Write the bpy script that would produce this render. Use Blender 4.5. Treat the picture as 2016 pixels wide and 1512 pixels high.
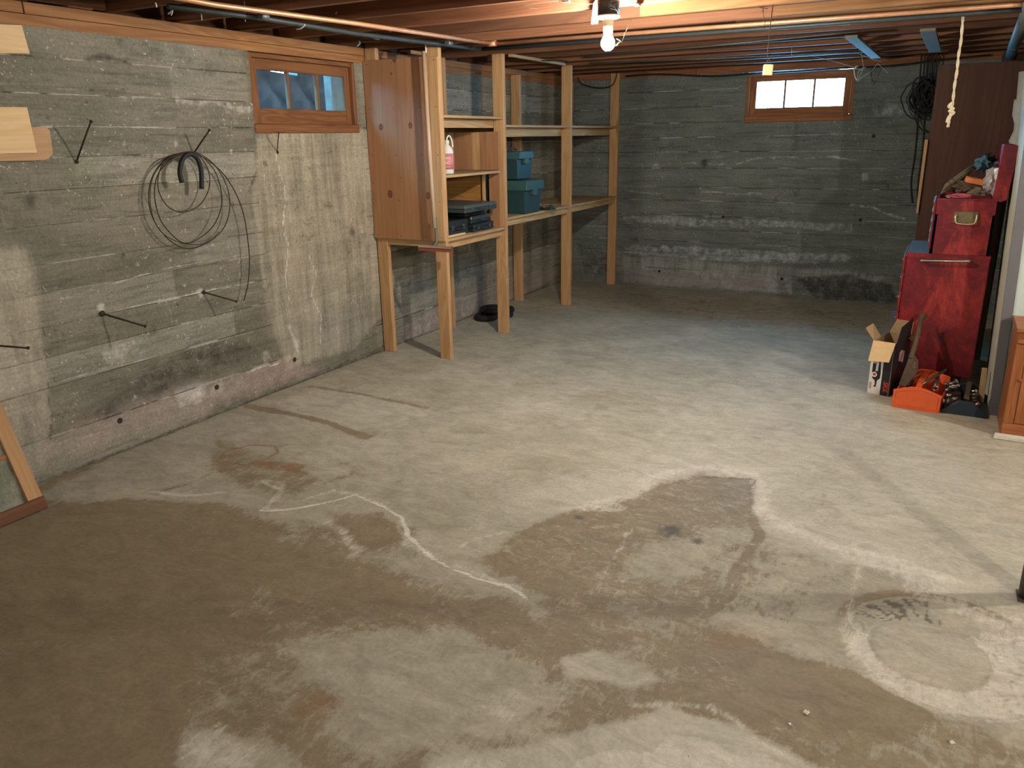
import bpy, bmesh, math, random
import numpy as np
from mathutils import Vector, Matrix
random.seed(7)
for o in list(bpy.data.objects): bpy.data.objects.remove(o)
SC=bpy.context.scene; COL=SC.collection
# ---------------------------------------------------------------- camera
H=1.5; FPX=1537.2; PITCH=.305473; ROLL=-.0176222; YAW=-.4988127; CX,CY=1008.,756.
_f0=np.array([math.sin(YAW),math.cos(YAW),0]); _r0=np.array([math.cos(YAW),-math.sin(YAW),0]); _u=np.array([0,0,1.])
_fw=math.cos(PITCH)*_f0-math.sin(PITCH)*_u; _up=math.sin(PITCH)*_f0+math.cos(PITCH)*_u
_r=math.cos(ROLL)*_r0+math.sin(ROLL)*_up; _u2=-math.sin(ROLL)*_r0+math.cos(ROLL)*_up
cam_d=bpy.data.cameras.new('camera'); cam=bpy.data.objects.new('camera',cam_d); COL.objects.link(cam)
cam_d.sensor_width=36; cam_d.lens=FPX/2016*36; cam_d.clip_start=.02
cam.matrix_world=Matrix(((_r[0],_u2[0],-_fw[0],0),(_r[1],_u2[1],-_fw[1],0),(_r[2],_u2[2],-_fw[2],H),(0,0,0,1)))
SC.camera=cam
SC.view_settings.view_transform='Standard'; SC.view_settings.look='None'; SC.view_settings.gamma=1
SC.view_settings.use_curve_mapping=False; SC.view_settings.exposure=0.25
# ---------------------------------------------------------------- sky
W=bpy.data.worlds.new('sky'); SC.world=W; W.use_nodes=True
wn=W.node_tree.nodes; bg=wn['Background']; bg.inputs[0].default_value=(.17,.56,1,1); bg.inputs[1].default_value=95.0
# ---------------------------------------------------------------- lamps (bare bulbs)
def lamp(name,loc,power,col,r=.032):
    l=bpy.data.lights.new(name,'POINT'); l.energy=power; l.color=col; l.shadow_soft_size=r
    o=bpy.data.objects.new(name,l); COL.objects.link(o); o.location=loc; return o
WARM=(1,.92,.79)
BULB_A=(-1.474,3.7,1.914); BULB_B=(1.95,3.64,1.90); BULB_C=(2.2,.1,1.90); BULB_FILL=(.3,-1.75,1.92)  # the last one is an added fill light, no such source known
P_A,P_B,P_C,P_FILL=84.,88.,185.,50.
def portal(loc,rot,sx,sy):
    l=bpy.data.lights.new('daylight_portal','AREA'); l.shape='RECTANGLE'; l.size=sx; l.size_y=sy; l.cycles.is_portal=True
    o=bpy.data.objects.new('daylight_portal',l); COL.objects.link(o); o.location=loc; o.rotation_euler=rot
portal((-1.255,7.99,1.82),(-math.pi/2,0,0),.95,.45)
# ---------------------------------------------------------------- pixel -> point helpers
_M=np.array([_r,-_u2,_fw])
def ray(x,y): return _M.T@np.array([(x-CX)/FPX,(y-CY)/FPX,1.])
def atF(x,y,z=0.): d=ray(x,y); p=d*(z-H)/d[2]; return Vector((p[0],p[1],z))
def atX(x,y,v): d=ray(x,y); p=d*v/d[0]; return Vector((v,p[1],p[2]+H))
def atY(x,y,v): d=ray(x,y); p=d*v/d[1]; return Vector((p[0],v,p[2]+H))
WX=-3.54; WY=7.755
# ---------------------------------------------------------------- material helpers
class NT:
    def __init__(s,name):
        s.m=bpy.data.materials.new(name); s.m.use_nodes=True; s.t=s.m.node_tree; s.t.nodes.clear()
        s.out=s.t.nodes.new('ShaderNodeOutputMaterial')
    def n(s,ty,_p=None,**k):
        nd=s.t.nodes.new('ShaderNode'+ty)
        for a,b in (_p or {}).items(): setattr(nd,a,b)
        for a,b in k.items():
            a=a.replace('_',' ')
            if a.startswith('i') and a[1:].isdigit(): inp=nd.inputs[int(a[1:])]
            else: inp=nd.inputs[a]
            s.set(inp,b)
        return nd
    def set(s,inp,b):
        if isinstance(b,bpy.types.NodeSocket): s.t.links.new(b,inp)
        elif isinstance(b,bpy.types.Node): s.t.links.new(b.outputs[0],inp)
        else:
            if inp.type=='RGBA' and len(b)==3: b=(*b,1)
            inp.default_value=b
    def math(s,op,a,b=0.,c=None,clamp=False):
        nd=s.n('Math',{'operation':op,'use_clamp':clamp}); s.set(nd.inputs[0],a); s.set(nd.inputs[1],b)
        if c is not None: s.set(nd.inputs[2],c)
        return nd.outputs[0]
    def mix(s,f,a,b,mode='MIX'):
        nd=s.n('Mix',{'data_type':'RGBA','blend_type':mode}); s.set(nd.inputs[0],f); s.set(nd.inputs[6],a); s.set(nd.inputs[7],b); return nd.outputs[2]
    def noise(s,vec,scale,detail=5,rough=.6,dist=0.):
        return s.n('TexNoise',Vector=vec,Scale=scale,Detail=detail,Roughness=rough,Distortion=dist).outputs[0]
    def vscale(s,vec,sc): return s.n('Mapping',Vector=vec,Scale=sc).outputs[0]
    def ramp(s,f,a,b): # smooth remap a..b -> 0..1
        nd=s.n('MapRange',{'interpolation_type':'SMOOTHSTEP'},Value=f,From_Min=a,From_Max=b); return nd.outputs[0]
    def finish(s,col,rough=.8,metal=0.,bump=None,bstr=.3,bdist=.01,spec=.3,**k):
        p=s.n('BsdfPrincipled',Base_Color=col,Roughness=rough,Metallic=metal,**k)
        p.inputs['Specular IOR Level'].default_value=spec
        if bump is not None:
            b=s.n('Bump',Height=bump,Strength=bstr,Distance=bdist); s.t.links.new(b.outputs[0],p.inputs['Normal'])
        s.t.links.new(p.outputs[0],s.out.inputs[0]); return s.m
def simple(name,col,rough=.6,metal=0.,var=.25,scale=30,spec=.4,bstr=.15,**k):
    t=NT(name); g=t.n('TexCoord').outputs['Object']
    a=t.noise(g,scale,4); f=t.math('MULTIPLY_ADD',a,var*2,1-var)
    c=t.mix(1.,(*col,1),t.n('CombineColor',Red=f,Green=f,Blue=f).outputs[0],'MULTIPLY')
    return t.finish(c,rough,metal,bump=a,bstr=bstr,bdist=.002,spec=spec,**k)
def wood(name,c1,c2,axis='z',rough=.75,knots=.5,grain=1.,rv=0.):
    t=NT(name); tc=t.n('TexCoord').outputs['Object']; rnd=t.n('ObjectInfo').outputs['Random']
    off=t.n('VectorMath',{'operation':'ADD'},i0=tc,i1=t.n('CombineXYZ',X=t.math('MULTIPLY',rnd,17.),Y=t.math('MULTIPLY',rnd,31.),Z=t.math('MULTIPLY',rnd,7.)).outputs[0]).outputs[0]
    sc={'x':(.06,1,1),'y':(1,.06,1),'z':(1,1,.06)}[axis]
    s2={'x':(.22,1,1),'y':(1,.22,1),'z':(1,1,.22)}[axis]
    v=t.vscale(off,sc); w=t.vscale(off,s2)
    big=t.noise(v,9,3,.5,.8); fine=t.noise(v,120*grain,4,.7)
    band=t.math('FRACT',t.math('MULTIPLY',big,9.*grain)); band=t.math('ABSOLUTE',t.math('SUBTRACT',band,.5))
    f=t.math('ADD',t.math('MULTIPLY',band,.9),t.math('MULTIPLY',fine,.55))
    col=t.mix(t.ramp(f,.15,.85),(*c1,1),(*c2,1))
    vo=t.n('TexVoronoi',Vector=w,Scale=5.5).outputs[0]
    k=t.math('SUBTRACT',1.,t.ramp(vo,.03,.12)); k=t.math('MULTIPLY',k,knots)
    col=t.mix(k,col,(c1[0]*.25,c1[1]*.2,c1[2]*.18,1))
    bl=t.noise(w,4,3); col=t.mix(t.math('MULTIPLY',bl,.45),col,(c1[0]*.45,c1[1]*.4,c1[2]*.36,1))
    if rv:
        k=t.math('MULTIPLY_ADD',rnd,rv,1.-rv*.5); col=t.mix(1.,col,t.n('CombineColor',Red=k,Green=k,Blue=k).outputs[0],'MULTIPLY')
    return t.finish(col,rough,bump=f,bstr=.25,bdist=.002,spec=.25)
POST={a:wood('lumber_'+a,(.47,.27,.125),(.61,.39,.20),a) for a in 'xyz'}
DARKW={a:wood('aged_joist_'+a,(.15,.065,.034),(.21,.095,.05),a,grain=.8,rv=1.) for a in 'xyz'}
SILLW={a:wood('sill_wood_'+a,(.27,.125,.05),(.40,.20,.085),a,knots=.9) for a in 'xyz'}
REDW={a:wood('sash_wood_'+a,(.24,.09,.04),(.40,.17,.07),a,knots=.6) for a in 'xyz'}
WINW={a:wood('window_wood_'+a,(.15,.065,.028),(.27,.12,.048),a,knots=.6) for a in 'xyz'}
PLY=wood('cabinet_plywood',(.36,.18,.09),(.43,.235,.125),'z',rough=.5,knots=.15,grain=.6)
def knot_panel(name,base,knots):
    m=base.copy(); m.name=name; nt=m.node_tree; p=[n for n in nt.nodes if n.type=='BSDF_PRINCIPLED'][0]; tc=nt.nodes.new('ShaderNodeTexCoord')
    src=p.inputs['Base Color'].links[0].from_socket; prev=None
    for (x,y,z,r) in knots:
        vs=nt.nodes.new('ShaderNodeVectorMath'); vs.operation='SUBTRACT'; nt.links.new(tc.outputs['Object'],vs.inputs[0]); vs.inputs[1].default_value=(x,0,z)
        vm=nt.nodes.new('ShaderNodeVectorMath'); vm.operation='MULTIPLY'; nt.links.new(vs.outputs[0],vm.inputs[0]); vm.inputs[1].default_value=(1/r,0,.75/r)
        vl=nt.nodes.new('ShaderNodeVectorMath'); vl.operation='LENGTH'; nt.links.new(vm.outputs[0],vl.inputs[0]); o=vl.outputs['Value']
        if prev is None: prev=o
        else:
            mn=nt.nodes.new('ShaderNodeMath'); mn.operation='MINIMUM'; nt.links.new(prev,mn.inputs[0]); nt.links.new(o,mn.inputs[1]); prev=mn.outputs[0]
    mr=nt.nodes.new('ShaderNodeValToRGB'); nt.links.new(prev,mr.inputs[0]); cr=mr.color_ramp
    cr.elements[0].position=.45; cr.elements[0].color=(.75,.75,.75,1); cr.elements[1].position=1.; cr.elements[1].color=(0,0,0,1); e=cr.elements.new(.8); e.color=(.95,.95,.95,1)
    mx=nt.nodes.new('ShaderNodeMix'); mx.data_type='RGBA'; nt.links.new(mr.outputs[0],mx.inputs[0]); nt.links.new(src,mx.inputs[6]); mx.inputs[7].default_value=(.13,.04,.02,1); nt.links.new(mx.outputs[2],p.inputs['Base Color']); return m
PLYX=wood('cabinet_plywood_x',(.36,.17,.05),(.58,.31,.10),'x',rough=.5,knots=.3,grain=1.3)
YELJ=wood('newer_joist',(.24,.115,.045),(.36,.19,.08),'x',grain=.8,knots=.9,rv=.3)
SHELFW={a:wood('shelf_board_'+a,(.42,.27,.13),(.60,.42,.22),a) for a in 'xyz'}
FRESH={a:wood('fresh_plywood_'+a,(.72,.50,.27),(.82,.60,.35),a,knots=.15,grain=.7) for a in 'xyz'}
TANW=wood('tan_board',(.48,.30,.16),(.56,.37,.21),'y',knots=.1)
BRNP=wood('brown_panel',(.072,.03,.019),(.10,.045,.028),'z',rough=.6,knots=.6)
CABW={a:wood('varnished_'+a,(.30,.10,.035),(.42,.16,.06),a,rough=.4,knots=.2) for a in 'xyz'}
COPPER=simple('copper',(.62,.32,.18),.45,.55,.3,20)
GALV=simple('galvanised_iron',(.16,.18,.17),.5,.7,.3,30); IRON=simple('dark_iron_pipe',(.045,.055,.055),.5,.3,.3,30)
CHROME=simple('chrome',(.8,.8,.8),.2,1.,.1,30)
BRASS=simple('aged_brass',(.34,.27,.15),.4,.9,.35,60)
RUST=simple('rusty_iron',(.055,.035,.025),.8,.4,.5,80)
BLACK=simple('black_rubber',(.012,.012,.013),.65,0,.4,40)
BLACKP=simple('black_plastic',(.02,.022,.024),.4,0,.3,40)
CREAMC=simple('porcelain',(.75,.68,.5),.3)
WHITEP=simple('white_plastic',(.7,.7,.66),.5)
TEAL=simple('teal_plastic',(.04,.095,.10),.4,0,.2,20)
TEALD=simple('dark_teal_plastic',(.022,.055,.062),.4,0,.2,20)
CARD=simple('cardboard',(.60,.42,.22),.85,0,.15,25)
CARDD=simple('cardboard_brown',(.36,.24,.12),.85,0,.2,25)
ORANGE=simple('orange_enamel',(.72,.12,.035),.45,0,.2,25)
NAVY=simple('navy_enamel',(.018,.028,.042),.4,0,.3,40)
MINT=simple('mint_paint',(.50,.60,.56),.6,0,.05,8)
CREAM=simple('cream_paint',(.55,.55,.44),.6,0,.12,12)
GREYP=simple('grey_paint',(.13,.13,.14),.6,0,.12,12)
STEEL=simple('worn_steel',(.22,.20,.18),.35,.9,.4,60)
LEATHER=simple('worn_leather',(.085,.055,.032),.8,0,.45,25,bstr=.5)
ROPEM=simple('rope_fibre',(.62,.52,.36),.9,0,.25,90,bstr=.6)
WEB=simple('cobweb_silk',(.45,.5,.5),.9,0,.2,60)
TAPE=simple('pipe_wrap',(.45,.47,.45),.7,0,.3,20,bstr=.5)
def red_enamel():
    t=NT('red_enamel'); g=t.n('TexCoord').outputs['Object']
    a=t.noise(g,7,6,.65,.6); b=t.noise(t.vscale(g,(1,1,4)),34,5,.7)
    col=t.mix(t.ramp(a,.35,.7),(.13,.008,.016,1),(.27,.018,.022,1))
    col=t.mix(t.ramp(b,.60,.75),col,(.45,.07,.045,1)); c=t.noise(g,60,3); e_=t.noise(t.vscale(g,(1,1,.5)),3.2,8,.75,1.5); col=t.mix(t.math('MULTIPLY',t.ramp(e_,.5,.66),.6),col,(.50,.055,.035,1)); col=t.mix(t.math('MULTIPLY',t.ramp(e_,.5,.36),.7),col,(.085,.008,.02,1))
    col=t.mix(t.ramp(c,.66,.72),col,(.09,.01,.02,1))
    return t.finish(col,.42,bump=b,bstr=.1,bdist=.002,spec=.35)
RED=red_enamel()
def glass_mat(name,dirt,tint,dcol,tl=.06,df=.35):
    t=NT(name); g=t.n('TexCoord').outputs['Object']
    tr=t.n('BsdfTransparent',Color=tint); gl=t.n('BsdfGlossy',Roughness=.03); fr=t.n('Fresnel',IOR=1.45)
    geo=t.n('NewGeometry'); ff=t.math('MULTIPLY',fr.outputs[0],t.math('SUBTRACT',1.,geo.outputs['Backfacing']))
    m=t.n('MixShader',i0=ff,i1=tr.outputs[0],i2=gl.outputs[0])
    di=t.n('BsdfTranslucent',Color=tuple(q*tl for q in dcol[:3])+(1,)); d2=t.n('BsdfDiffuse',Color=dcol)
    dm=t.n('MixShader',i0=df,i1=di.outputs[0],i2=d2.outputs[0])
    f=t.ramp(t.noise(g,9,6,.7),.2,.9); f=t.math('MULTIPLY',f,dirt)
    m2=t.n('MixShader',i0=f,i1=m.outputs[0],i2=dm.outputs[0]); t.t.links.new(m2.outputs[0],t.out.inputs[0]); return t.m
GLASS_L=glass_mat('dusty_window_glass',.5,(.92,.97,1,1),(.45,.6,.7,1))
GLASS_B=glass_mat('clear_window_glass',.12,(.97,1,1,1),(.6,.65,.65,1))
GLASS_S=glass_mat('grimy_sash_glass',1.6,(.75,.85,.78,1),(.27,.28,.23,1),.3,.95)
def emis(name,col,st):
    t=NT(name); e=t.n('Emission',Color=col,Strength=st); t.t.links.new(e.outputs[0],t.out.inputs[0]); return t.m
# ---------------------------------------------------------------- mesh helpers
def setp(o,label=None,cat=None,group=None,kind=None):
    if label: o['label']=label
    if cat: o['category']=cat
    if group: o['group']=group
    if kind: o['kind']=kind
    return o
def link(name,me,mat,parent=None,loc=(0,0,0),rot=(0,0,0),smooth=False):
    o=bpy.data.objects.new(name,me); COL.objects.link(o); o.location=loc; o.rotation_euler=rot
    if parent is not None: o.parent=parent
    if mat is not None:
        me.materials.clear()
        for m in (mat if isinstance(mat,(list,tuple)) else [mat]): me.materials.append(m)
    if smooth: me.shade_smooth()
    return o
def thing(name,loc,label,cat,group=None,kind=None,rot=(0,0,0)):
    o=bpy.data.objects.new(name,None); COL.objects.link(o); o.location=loc; o.rotation_euler=rot; o.empty_display_size=.1
    return setp(o,label,cat,group,kind)
def done(bm,name='m'):
    bmesh.ops.recalc_face_normals(bm,faces=bm.faces); me=bpy.data.meshes.new(name); bm.to_mesh(me); bm.free(); return me
def box_me(d,bev=.002,jit=0.):
    bm=bmesh.new(); bmesh.ops.create_cube(bm,size=1)
    for v in bm.verts: v.co=Vector((v.co.x*d[0],v.co.y*d[1],v.co.z*d[2]))
    if bev: bmesh.ops.bevel(bm,geom=bm.edges[:],offset=min(bev,min(d)*.3),segments=1,affect='EDGES')
    return done(bm)
def BX(name,lo,hi,mat,parent=None,base=(0,0,0),bev=.002,rot=(0,0,0)):
    """box from corner to corner given in world coordinates; base = parent's location"""
    lo=Vector(lo);hi=Vector(hi); c=(lo+hi)/2-Vector(base); d=hi-lo
    return link(name,box_me([abs(q) for q in d],bev),mat,parent,c,rot)
def add_box(bm,lo,hi,mi=0):
    r=bmesh.ops.create_cube(bm,size=1); lo=Vector(lo);hi=Vector(hi);c=(lo+hi)/2;d=hi-lo
    for v in r['verts']: v.co=Vector((v.co.x*d.x,v.co.y*d.y,v.co.z*d.z))+c
    for f in {f for v in r['verts'] for f in v.link_faces}: f.material_index=mi
    return r['verts']
def prism(poly,axis,a,b,bev=0.):
    """extrude 2D polygon along axis between a and b. axis x: poly=(y,z); y:(x,z); z:(x,y)"""
    bm=bmesh.new()
    def mk(p,t): return {'x':(t,p[0],p[1]),'y':(p[0],t,p[1]),'z':(p[0],p[1],t)}[axis]
    A=[bm.verts.new(mk(p,a)) for p in poly]; B=[bm.verts.new(mk(p,b)) for p in poly]
    bm.faces.new(A); bm.faces.new(B[::-1]); n=len(poly)
    for i in range(n): bm.faces.new((A[i],B[i],B[(i+1)%n],A[(i+1)%n]))
    if bev: bmesh.ops.bevel(bm,geom=bm.edges[:],offset=bev,segments=1,affect='EDGES')
    return done(bm)
def smooth_pts(P,k=4,closed=False):
    P=[Vector(p) for p in P]; n=len(P); out=[]
    rng=range(n) if closed else range(n-1)
    for i in rng:
        g=(lambda j:P[j%n]) if closed else (lambda j:P[max(0,min(n-1,j))])
        p0,p1,p2,p3=g(i-1),g(i),g(i+1),g(i+2)
        for s in range(k):
            t=s/k; out.append(.5*((2*p1)+(p2-p0)*t+(2*p0-5*p1+4*p2-p3)*t*t+(3*p1-p0-3*p2+p3)*t**3))
    if not closed: out.append(P[-1])
    return out
def add_tube(bm,P,r,seg=8,closed=False,mi=0):
    P=[Vector(p) for p in P]; n=len(P); rings=[]
    R=r if callable(r) else (lambda t:r)
    up=None
    for i,p in enumerate(P):
        if closed: t=(P[(i+1)%n]-P[i-1])
        else: t=P[min(n-1,i+1)]-P[max(0,i-1)]
        t.normalize()
        if up is None: up=t.orthogonal().normalized()
        up=(up-t*up.dot(t)); up=up.normalized() if up.length>1e-6 else t.orthogonal().normalized()
        s=t.cross(up); rr=R(i/max(1,n-1))
        rings.append([bm.verts.new(p+(up*math.cos(a)+s*math.sin(a))*rr) for a in [2*math.pi*k/seg for k in range(seg)]])
    for i in range(n if closed else n-1):
        A=rings[i];B=rings[(i+1)%n]
        for k in range(seg):
            f=bm.faces.new((A[k],A[(k+1)%seg],B[(k+1)%seg],B[k])); f.smooth=True; f.material_index=mi
    if not closed:
        bm.faces.new(rings[0][::-1]).material_index=mi; bm.faces.new(rings[-1]).material_index=mi
def tube(P,r,seg=8,closed=False):
    bm=bmesh.new(); add_tube(bm,P,r,seg,closed); return done(bm)
def add_lathe(bm,prof,seg=24,c=(0,0,0),mi=0):
    rings=[]
    for r,z in prof: rings.append([bm.verts.new((c[0]+r*math.cos(2*math.pi*k/seg),c[1]+r*math.sin(2*math.pi*k/seg),c[2]+z)) for k in range(seg)])
    for A,B in zip(rings,rings[1:]):
        for k in range(seg): f=bm.faces.new((A[k],A[(k+1)%seg],B[(k+1)%seg],B[k])); f.smooth=True; f.material_index=mi
    if prof[0][0]>1e-4: bm.faces.new(rings[0][::-1])
    if prof[-1][0]>1e-4: bm.faces.new(rings[-1])
def lathe(prof,seg=24):
    bm=bmesh.new(); add_lathe(bm,prof,seg); bmesh.ops.remove_doubles(bm,verts=bm.verts,dist=1e-5); return done(bm)
# ---------------------------------------------------------------- noise + stain painting in world units
def _h(ix,iy,seed): 
    n=(ix*374761393+iy*668265263+seed*982451653)&0x7fffffff; n=((n^(n>>13))*1274126177)&0x7fffffff
    return ((n^(n>>16))&0xffff)/65535.
def vnoise(x,y,seed=0):
    ix=np.floor(x).astype(np.int64); iy=np.floor(y).astype(np.int64); fx=x-ix; fy=y-iy
    fx=fx*fx*(3-2*fx); fy=fy*fy*(3-2*fy)
    return (_h(ix,iy,seed)*(1-fx)+_h(ix+1,iy,seed)*fx)*(1-fy)+(_h(ix,iy+1,seed)*(1-fx)+_h(ix+1,iy+1,seed)*fx)*fy
def fbm(x,y,s,oct=4,seed=0):
    o=0;a=.5
    for i in range(oct): o=o+a*vnoise(x*s,y*s,seed+i); s*=2.03;a*=.5
    return o/(1-.5**oct)
def seg_dist(U,V,a,b):
    ax,ay=a;bx,by=b; dx=bx-ax;dy=by-ay; L=dx*dx+dy*dy+1e-12
    t=np.clip(((U-ax)*dx+(V-ay)*dy)/L,0,1); return np.hypot(U-ax-t*dx,V-ay-t*dy)
def line_dist(U,V,pl):
    d=None
    for a,b in zip(pl,pl[1:]): e=seg_dist(U,V,a,b); d=e if d is None else np.minimum(d,e)
    return d
def poly_sd(U,V,pl):
    d=line_dist(U,V,pl+[pl[0]]); ins=np.zeros(U.shape,bool); n=len(pl)
    for i in range(n):
        (x1,y1),(x2,y2)=pl[i],pl[(i+1)%n]
        c=((y1>V)!=(y2>V))&(U<(x2-x1)*(V-y1)/((y2-y1) if abs(y2-y1)>1e-9 else 1e-9)+x1); ins^=c
    return np.where(ins,d,-d)
def sst(x,a,b): t=np.clip((x-a)/(b-a),0,1); return t*t*(3-2*t)
class Paint:
    """stain masks on a plane; points given in photograph pixels, turned into real positions on the surface"""
    def __init__(s,U,V,conv,warp=.03,ws=6):
        s.U,s.V,s.conv=U,V,conv
        s.Uw=U+(fbm(U,V,ws,4,11)-.5)*2*warp; s.Vw=V+(fbm(U,V,ws,4,57)-.5)*2*warp
        s.ch={}
    def get(s,c): return s.ch.setdefault(c,np.zeros(s.U.shape))
    def area(s,c,px,amp=1.,feather=.06,crisp=False):
        pl=[s.conv(*p) for p in px]; U,V=(s.U,s.V) if crisp else (s.Uw,s.Vw)
        m=sst(poly_sd(U,V,pl),-feather,feather)*amp
        s.ch[c]=s.get(c)*(1-m)+ m if amp>0 else s.get(c)*(1+m)
    def line(s,c,px,w=.01,amp=1.,crisp=False,closed=False):
        pl=[s.conv(*p) for p in px]; 
        if closed: pl=pl+[pl[0]]
        U,V=(s.U,s.V) if crisp else (s.Uw,s.Vw)
        m=np.exp(-(line_dist(U,V,pl)/w)**2)*amp; s.ch[c]=np.maximum(s.get(c),m)
    def spot(s,c,p,r,amp=1.):
        a=s.conv(*p); m=np.exp(-((s.Uw-a[0])**2+(s.Vw-a[1])**2)/r**2)*amp; s.ch[c]=np.maximum(s.get(c),m)
def grid_mesh(us,vs,fn,keep=None):
    U,V=np.meshgrid(us,vs,indexing='ij'); nu,nv=U.shape
    X,Y,Z=fn(U,V); co=np.stack([X,Y,Z],-1).reshape(-1,3)
    I=np.arange(nu*nv).reshape(nu,nv)
    q=np.stack([I[:-1,:-1],I[1:,:-1],I[1:,1:],I[:-1,1:]],-1)
    if keep is not None: q=q[keep((U[:-1,:-1]+U[1:,1:])/2,(V[:-1,:-1]+V[1:,1:])/2)]
    q=q.reshape(-1,4); me=bpy.data.meshes.new('grid')
    me.vertices.add(len(co)); me.vertices.foreach_set('co',co.ravel())
    me.loops.add(len(q)*4); me.loops.foreach_set('vertex_index',q.ravel().astype(np.int32))
    me.polygons.add(len(q)); me.polygons.foreach_set('loop_start',np.arange(0,len(q)*4,4,dtype=np.int32))
    me.update(calc_edges=True); me.validate(); me.shade_smooth(); return me,U,V
def set_attr(me,name,chs):
    a=me.color_attributes.new(name,'FLOAT_COLOR','POINT'); n=len(me.vertices)
    d=np.ones((n,4),np.float32)
    for i,c in enumerate(chs): d[:,i]=np.clip(c,0,1).ravel()
    a.data.foreach_set('color',d.ravel())
def lin(a,b,s): return list(np.arange(a,b,s))
#@@FLOOR
# ---------------------------------------------------------------- floor
xs=lin(-3.575,.75,.0125)+lin(.75,4.05,.15); ys=lin(-2.5,.7,.15)+lin(.7,3.2,.01)+lin(3.2,5.2,.016)+lin(5.2,7.79,.026)
Uf,Vf=np.meshgrid(xs,ys,indexing='ij')
fc=lambda x,y:(lambda p:(p[0],p[1]))(atF(x,y))
P=Paint(Uf,Vf,fc,.035,5)
# damp brown regions, with shade painted in on the back floor
P.area('damp_shade',[(-900,1100),(-200,1010),(80,975),(180,975),(300,985),(430,990),(520,1010),(620,1035),(700,1080),(760,1130),(860,1165),(960,1175),(1010,1190),(1060,1230),(1110,1200),(1180,1165),(1300,1230),(1410,1210),(1560,1290),(1680,1300),(1760,1370),(1850,1400),(1960,1430),(2200,1500),(2600,2600),(-900,2600)],.62,.10)
P.area('damp_shade',[(1130,1000),(1240,965),(1370,930),(1490,945),(1480,1010),(1470,1090),(1410,1210),(1300,1230),(1180,1180),(1080,1190),(930,1110),(1000,1060)],.72,.07)
P.area('damp_shade',[(650,1040),(820,1060),(900,1130),(1050,1170),(1180,1200),(1250,1250),(1150,1300),(1000,1260),(850,1230),(700,1180),(560,1150)],.42,.12)
P.area('damp_shade',[(110,1010),(250,985),(420,1000),(560,1080),(540,1130),(420,1200),(500,1250),(330,1320),(230,1260),(100,1230),(-500,1500),(-500,1100)],.72,.10)
P.area('damp_shade',[(1480,1060),(1690,1110),(1640,1250),(1420,1205)],.42,.03)
P.area('damp_shade',[(1330,1290),(1480,1265),(1700,1340),(1860,1400),(1750,1440),(1560,1400),(1400,1400),(1390,1340)],.95,.06)
P.area('damp_shade',[(-600,1330),(120,1290),(300,1270),(340,1380),(370,1560),(200,2400),(-900,2400)],.98,.08)
P.area('damp_shade',[(430,860),(560,900),(640,945),(560,990),(470,960),(400,920)],.6,.05)
P.area('damp_shade',[(640,1010),(760,1010),(830,1040),(760,1085),(660,1050)],.65,.05)
P.area('damp_shade',[(1150,565),(1500,590),(1760,610),(1740,690),(1560,650),(1350,640),(1150,610)],.45,.25)  # back floor: shade under the joists put into the colour
P.line('damp_shade',[(-20,1050),(70,965),(230,885),(400,820),(560,755),(760,685)],.09,.75)
P.line('damp_shade',[(490,800),(620,825),(720,860)],.045,.85,True)
P.line('damp_shade',[(640,764),(760,785),(840,802)],.032,.7,True)
# clear the light central / right zones
for pl,am in (([(540,790),(640,760),(830,800),(840,820),(700,850),(570,830)],-.9),([(560,1260),(900,1230),(1050,1350),(820,1420),(600,1330)],-.45),([(380,1440),(560,1480),(620,1600),(340,1600)],-.9)):
    P.area('damp_shade',pl,am,.05)
for pl,f_ in (([(850,1500),(960,1480),(1010,1470),(1150,1450),(1300,1400),(1500,1450),(1640,1520),(1700,1700),(700,1700)],.03),([(1110,1300),(1160,1280),(1270,1310),(1300,1340),(1240,1350),(1120,1335)],.02),([(690,1300),(1000,1290),(1100,1350),(1050,1440),(900,1480),(700,1500),(650,1400)],.08),([(1400,1030),(1460,1040),(1440,1110),(1360,1150),(1240,1140),(1260,1080)],.1)): P.area('damp_shade',pl,-.55 if f_>.05 else -.95,f_)
P.area('damp_shade',[(1375,937),(1488,943),(1465,1010),(1350,1000)],.55,.012,True)
P.line('damp_shade',[(480,796),(560,812),(640,830),(720,862)],.04,.8,True); P.line('damp_shade',[(610,760),(700,774),(840,803)],.028,.7,True)
# white efflorescence
P.line('salt',[(1150,1000),(1230,975),(1290,940),(1340,925),(1390,920),(1480,935),(1500,970),(1495,1010),(1560,1045),(1640,1075),(1740,1100),(1860,1140)],.05,.95)
P.line('pale',[(1150,1000),(1230,970),(1290,935),(1340,920),(1390,915),(1480,930),(1510,970),(1505,1010),(1560,1040),(1640,1070),(1740,1100),(1860,1140)],.12,.8)
P.line('salt',[(1235,1040),(1190,1130),(1160,1180)],.025,.5); P.line('salt',[(1500,1075),(1450,1140),(1400,1210)],.014,.5)
P.line('damp_shade',[(1480,950),(1465,1010),(1500,1060),(1440,1150),(1400,1215)],.035,.8)
P.line('grey',[(1375,938),(1488,943),(1483,955)],.007,.8,True)
P.line('salt',[(1690,1110),(1680,1180),(1660,1260)],.022,.6)
P.line('salt',[(1690,1100),(1800,1140),(1900,1200),(2016,1240),(2100,1270)],.07,.8)
P.line('salt',[(1790,1160),(1880,1190),(2016,1215)],.05,.6)
P.line('salt',[(290,970),(360,975),(440,968)],.018,1.)
P.line('salt',[(510,945),(540,965),(520,1000),(570,1004),(640,990)],.014,.9)
P.line('salt',[(520,945),(545,950),(540,985)],.02,.7)
P.line('salt',[(580,985),(660,965),(710,975),(760,1000)],.02,.7)
P.line('crack',[(510,1004),(560,1005),(620,995),(700,975),(740,995),(790,1015),(800,1050),(830,1085),(880,1120),(950,1140),(1000,1150),(1030,1180)],.007,1.)
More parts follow.
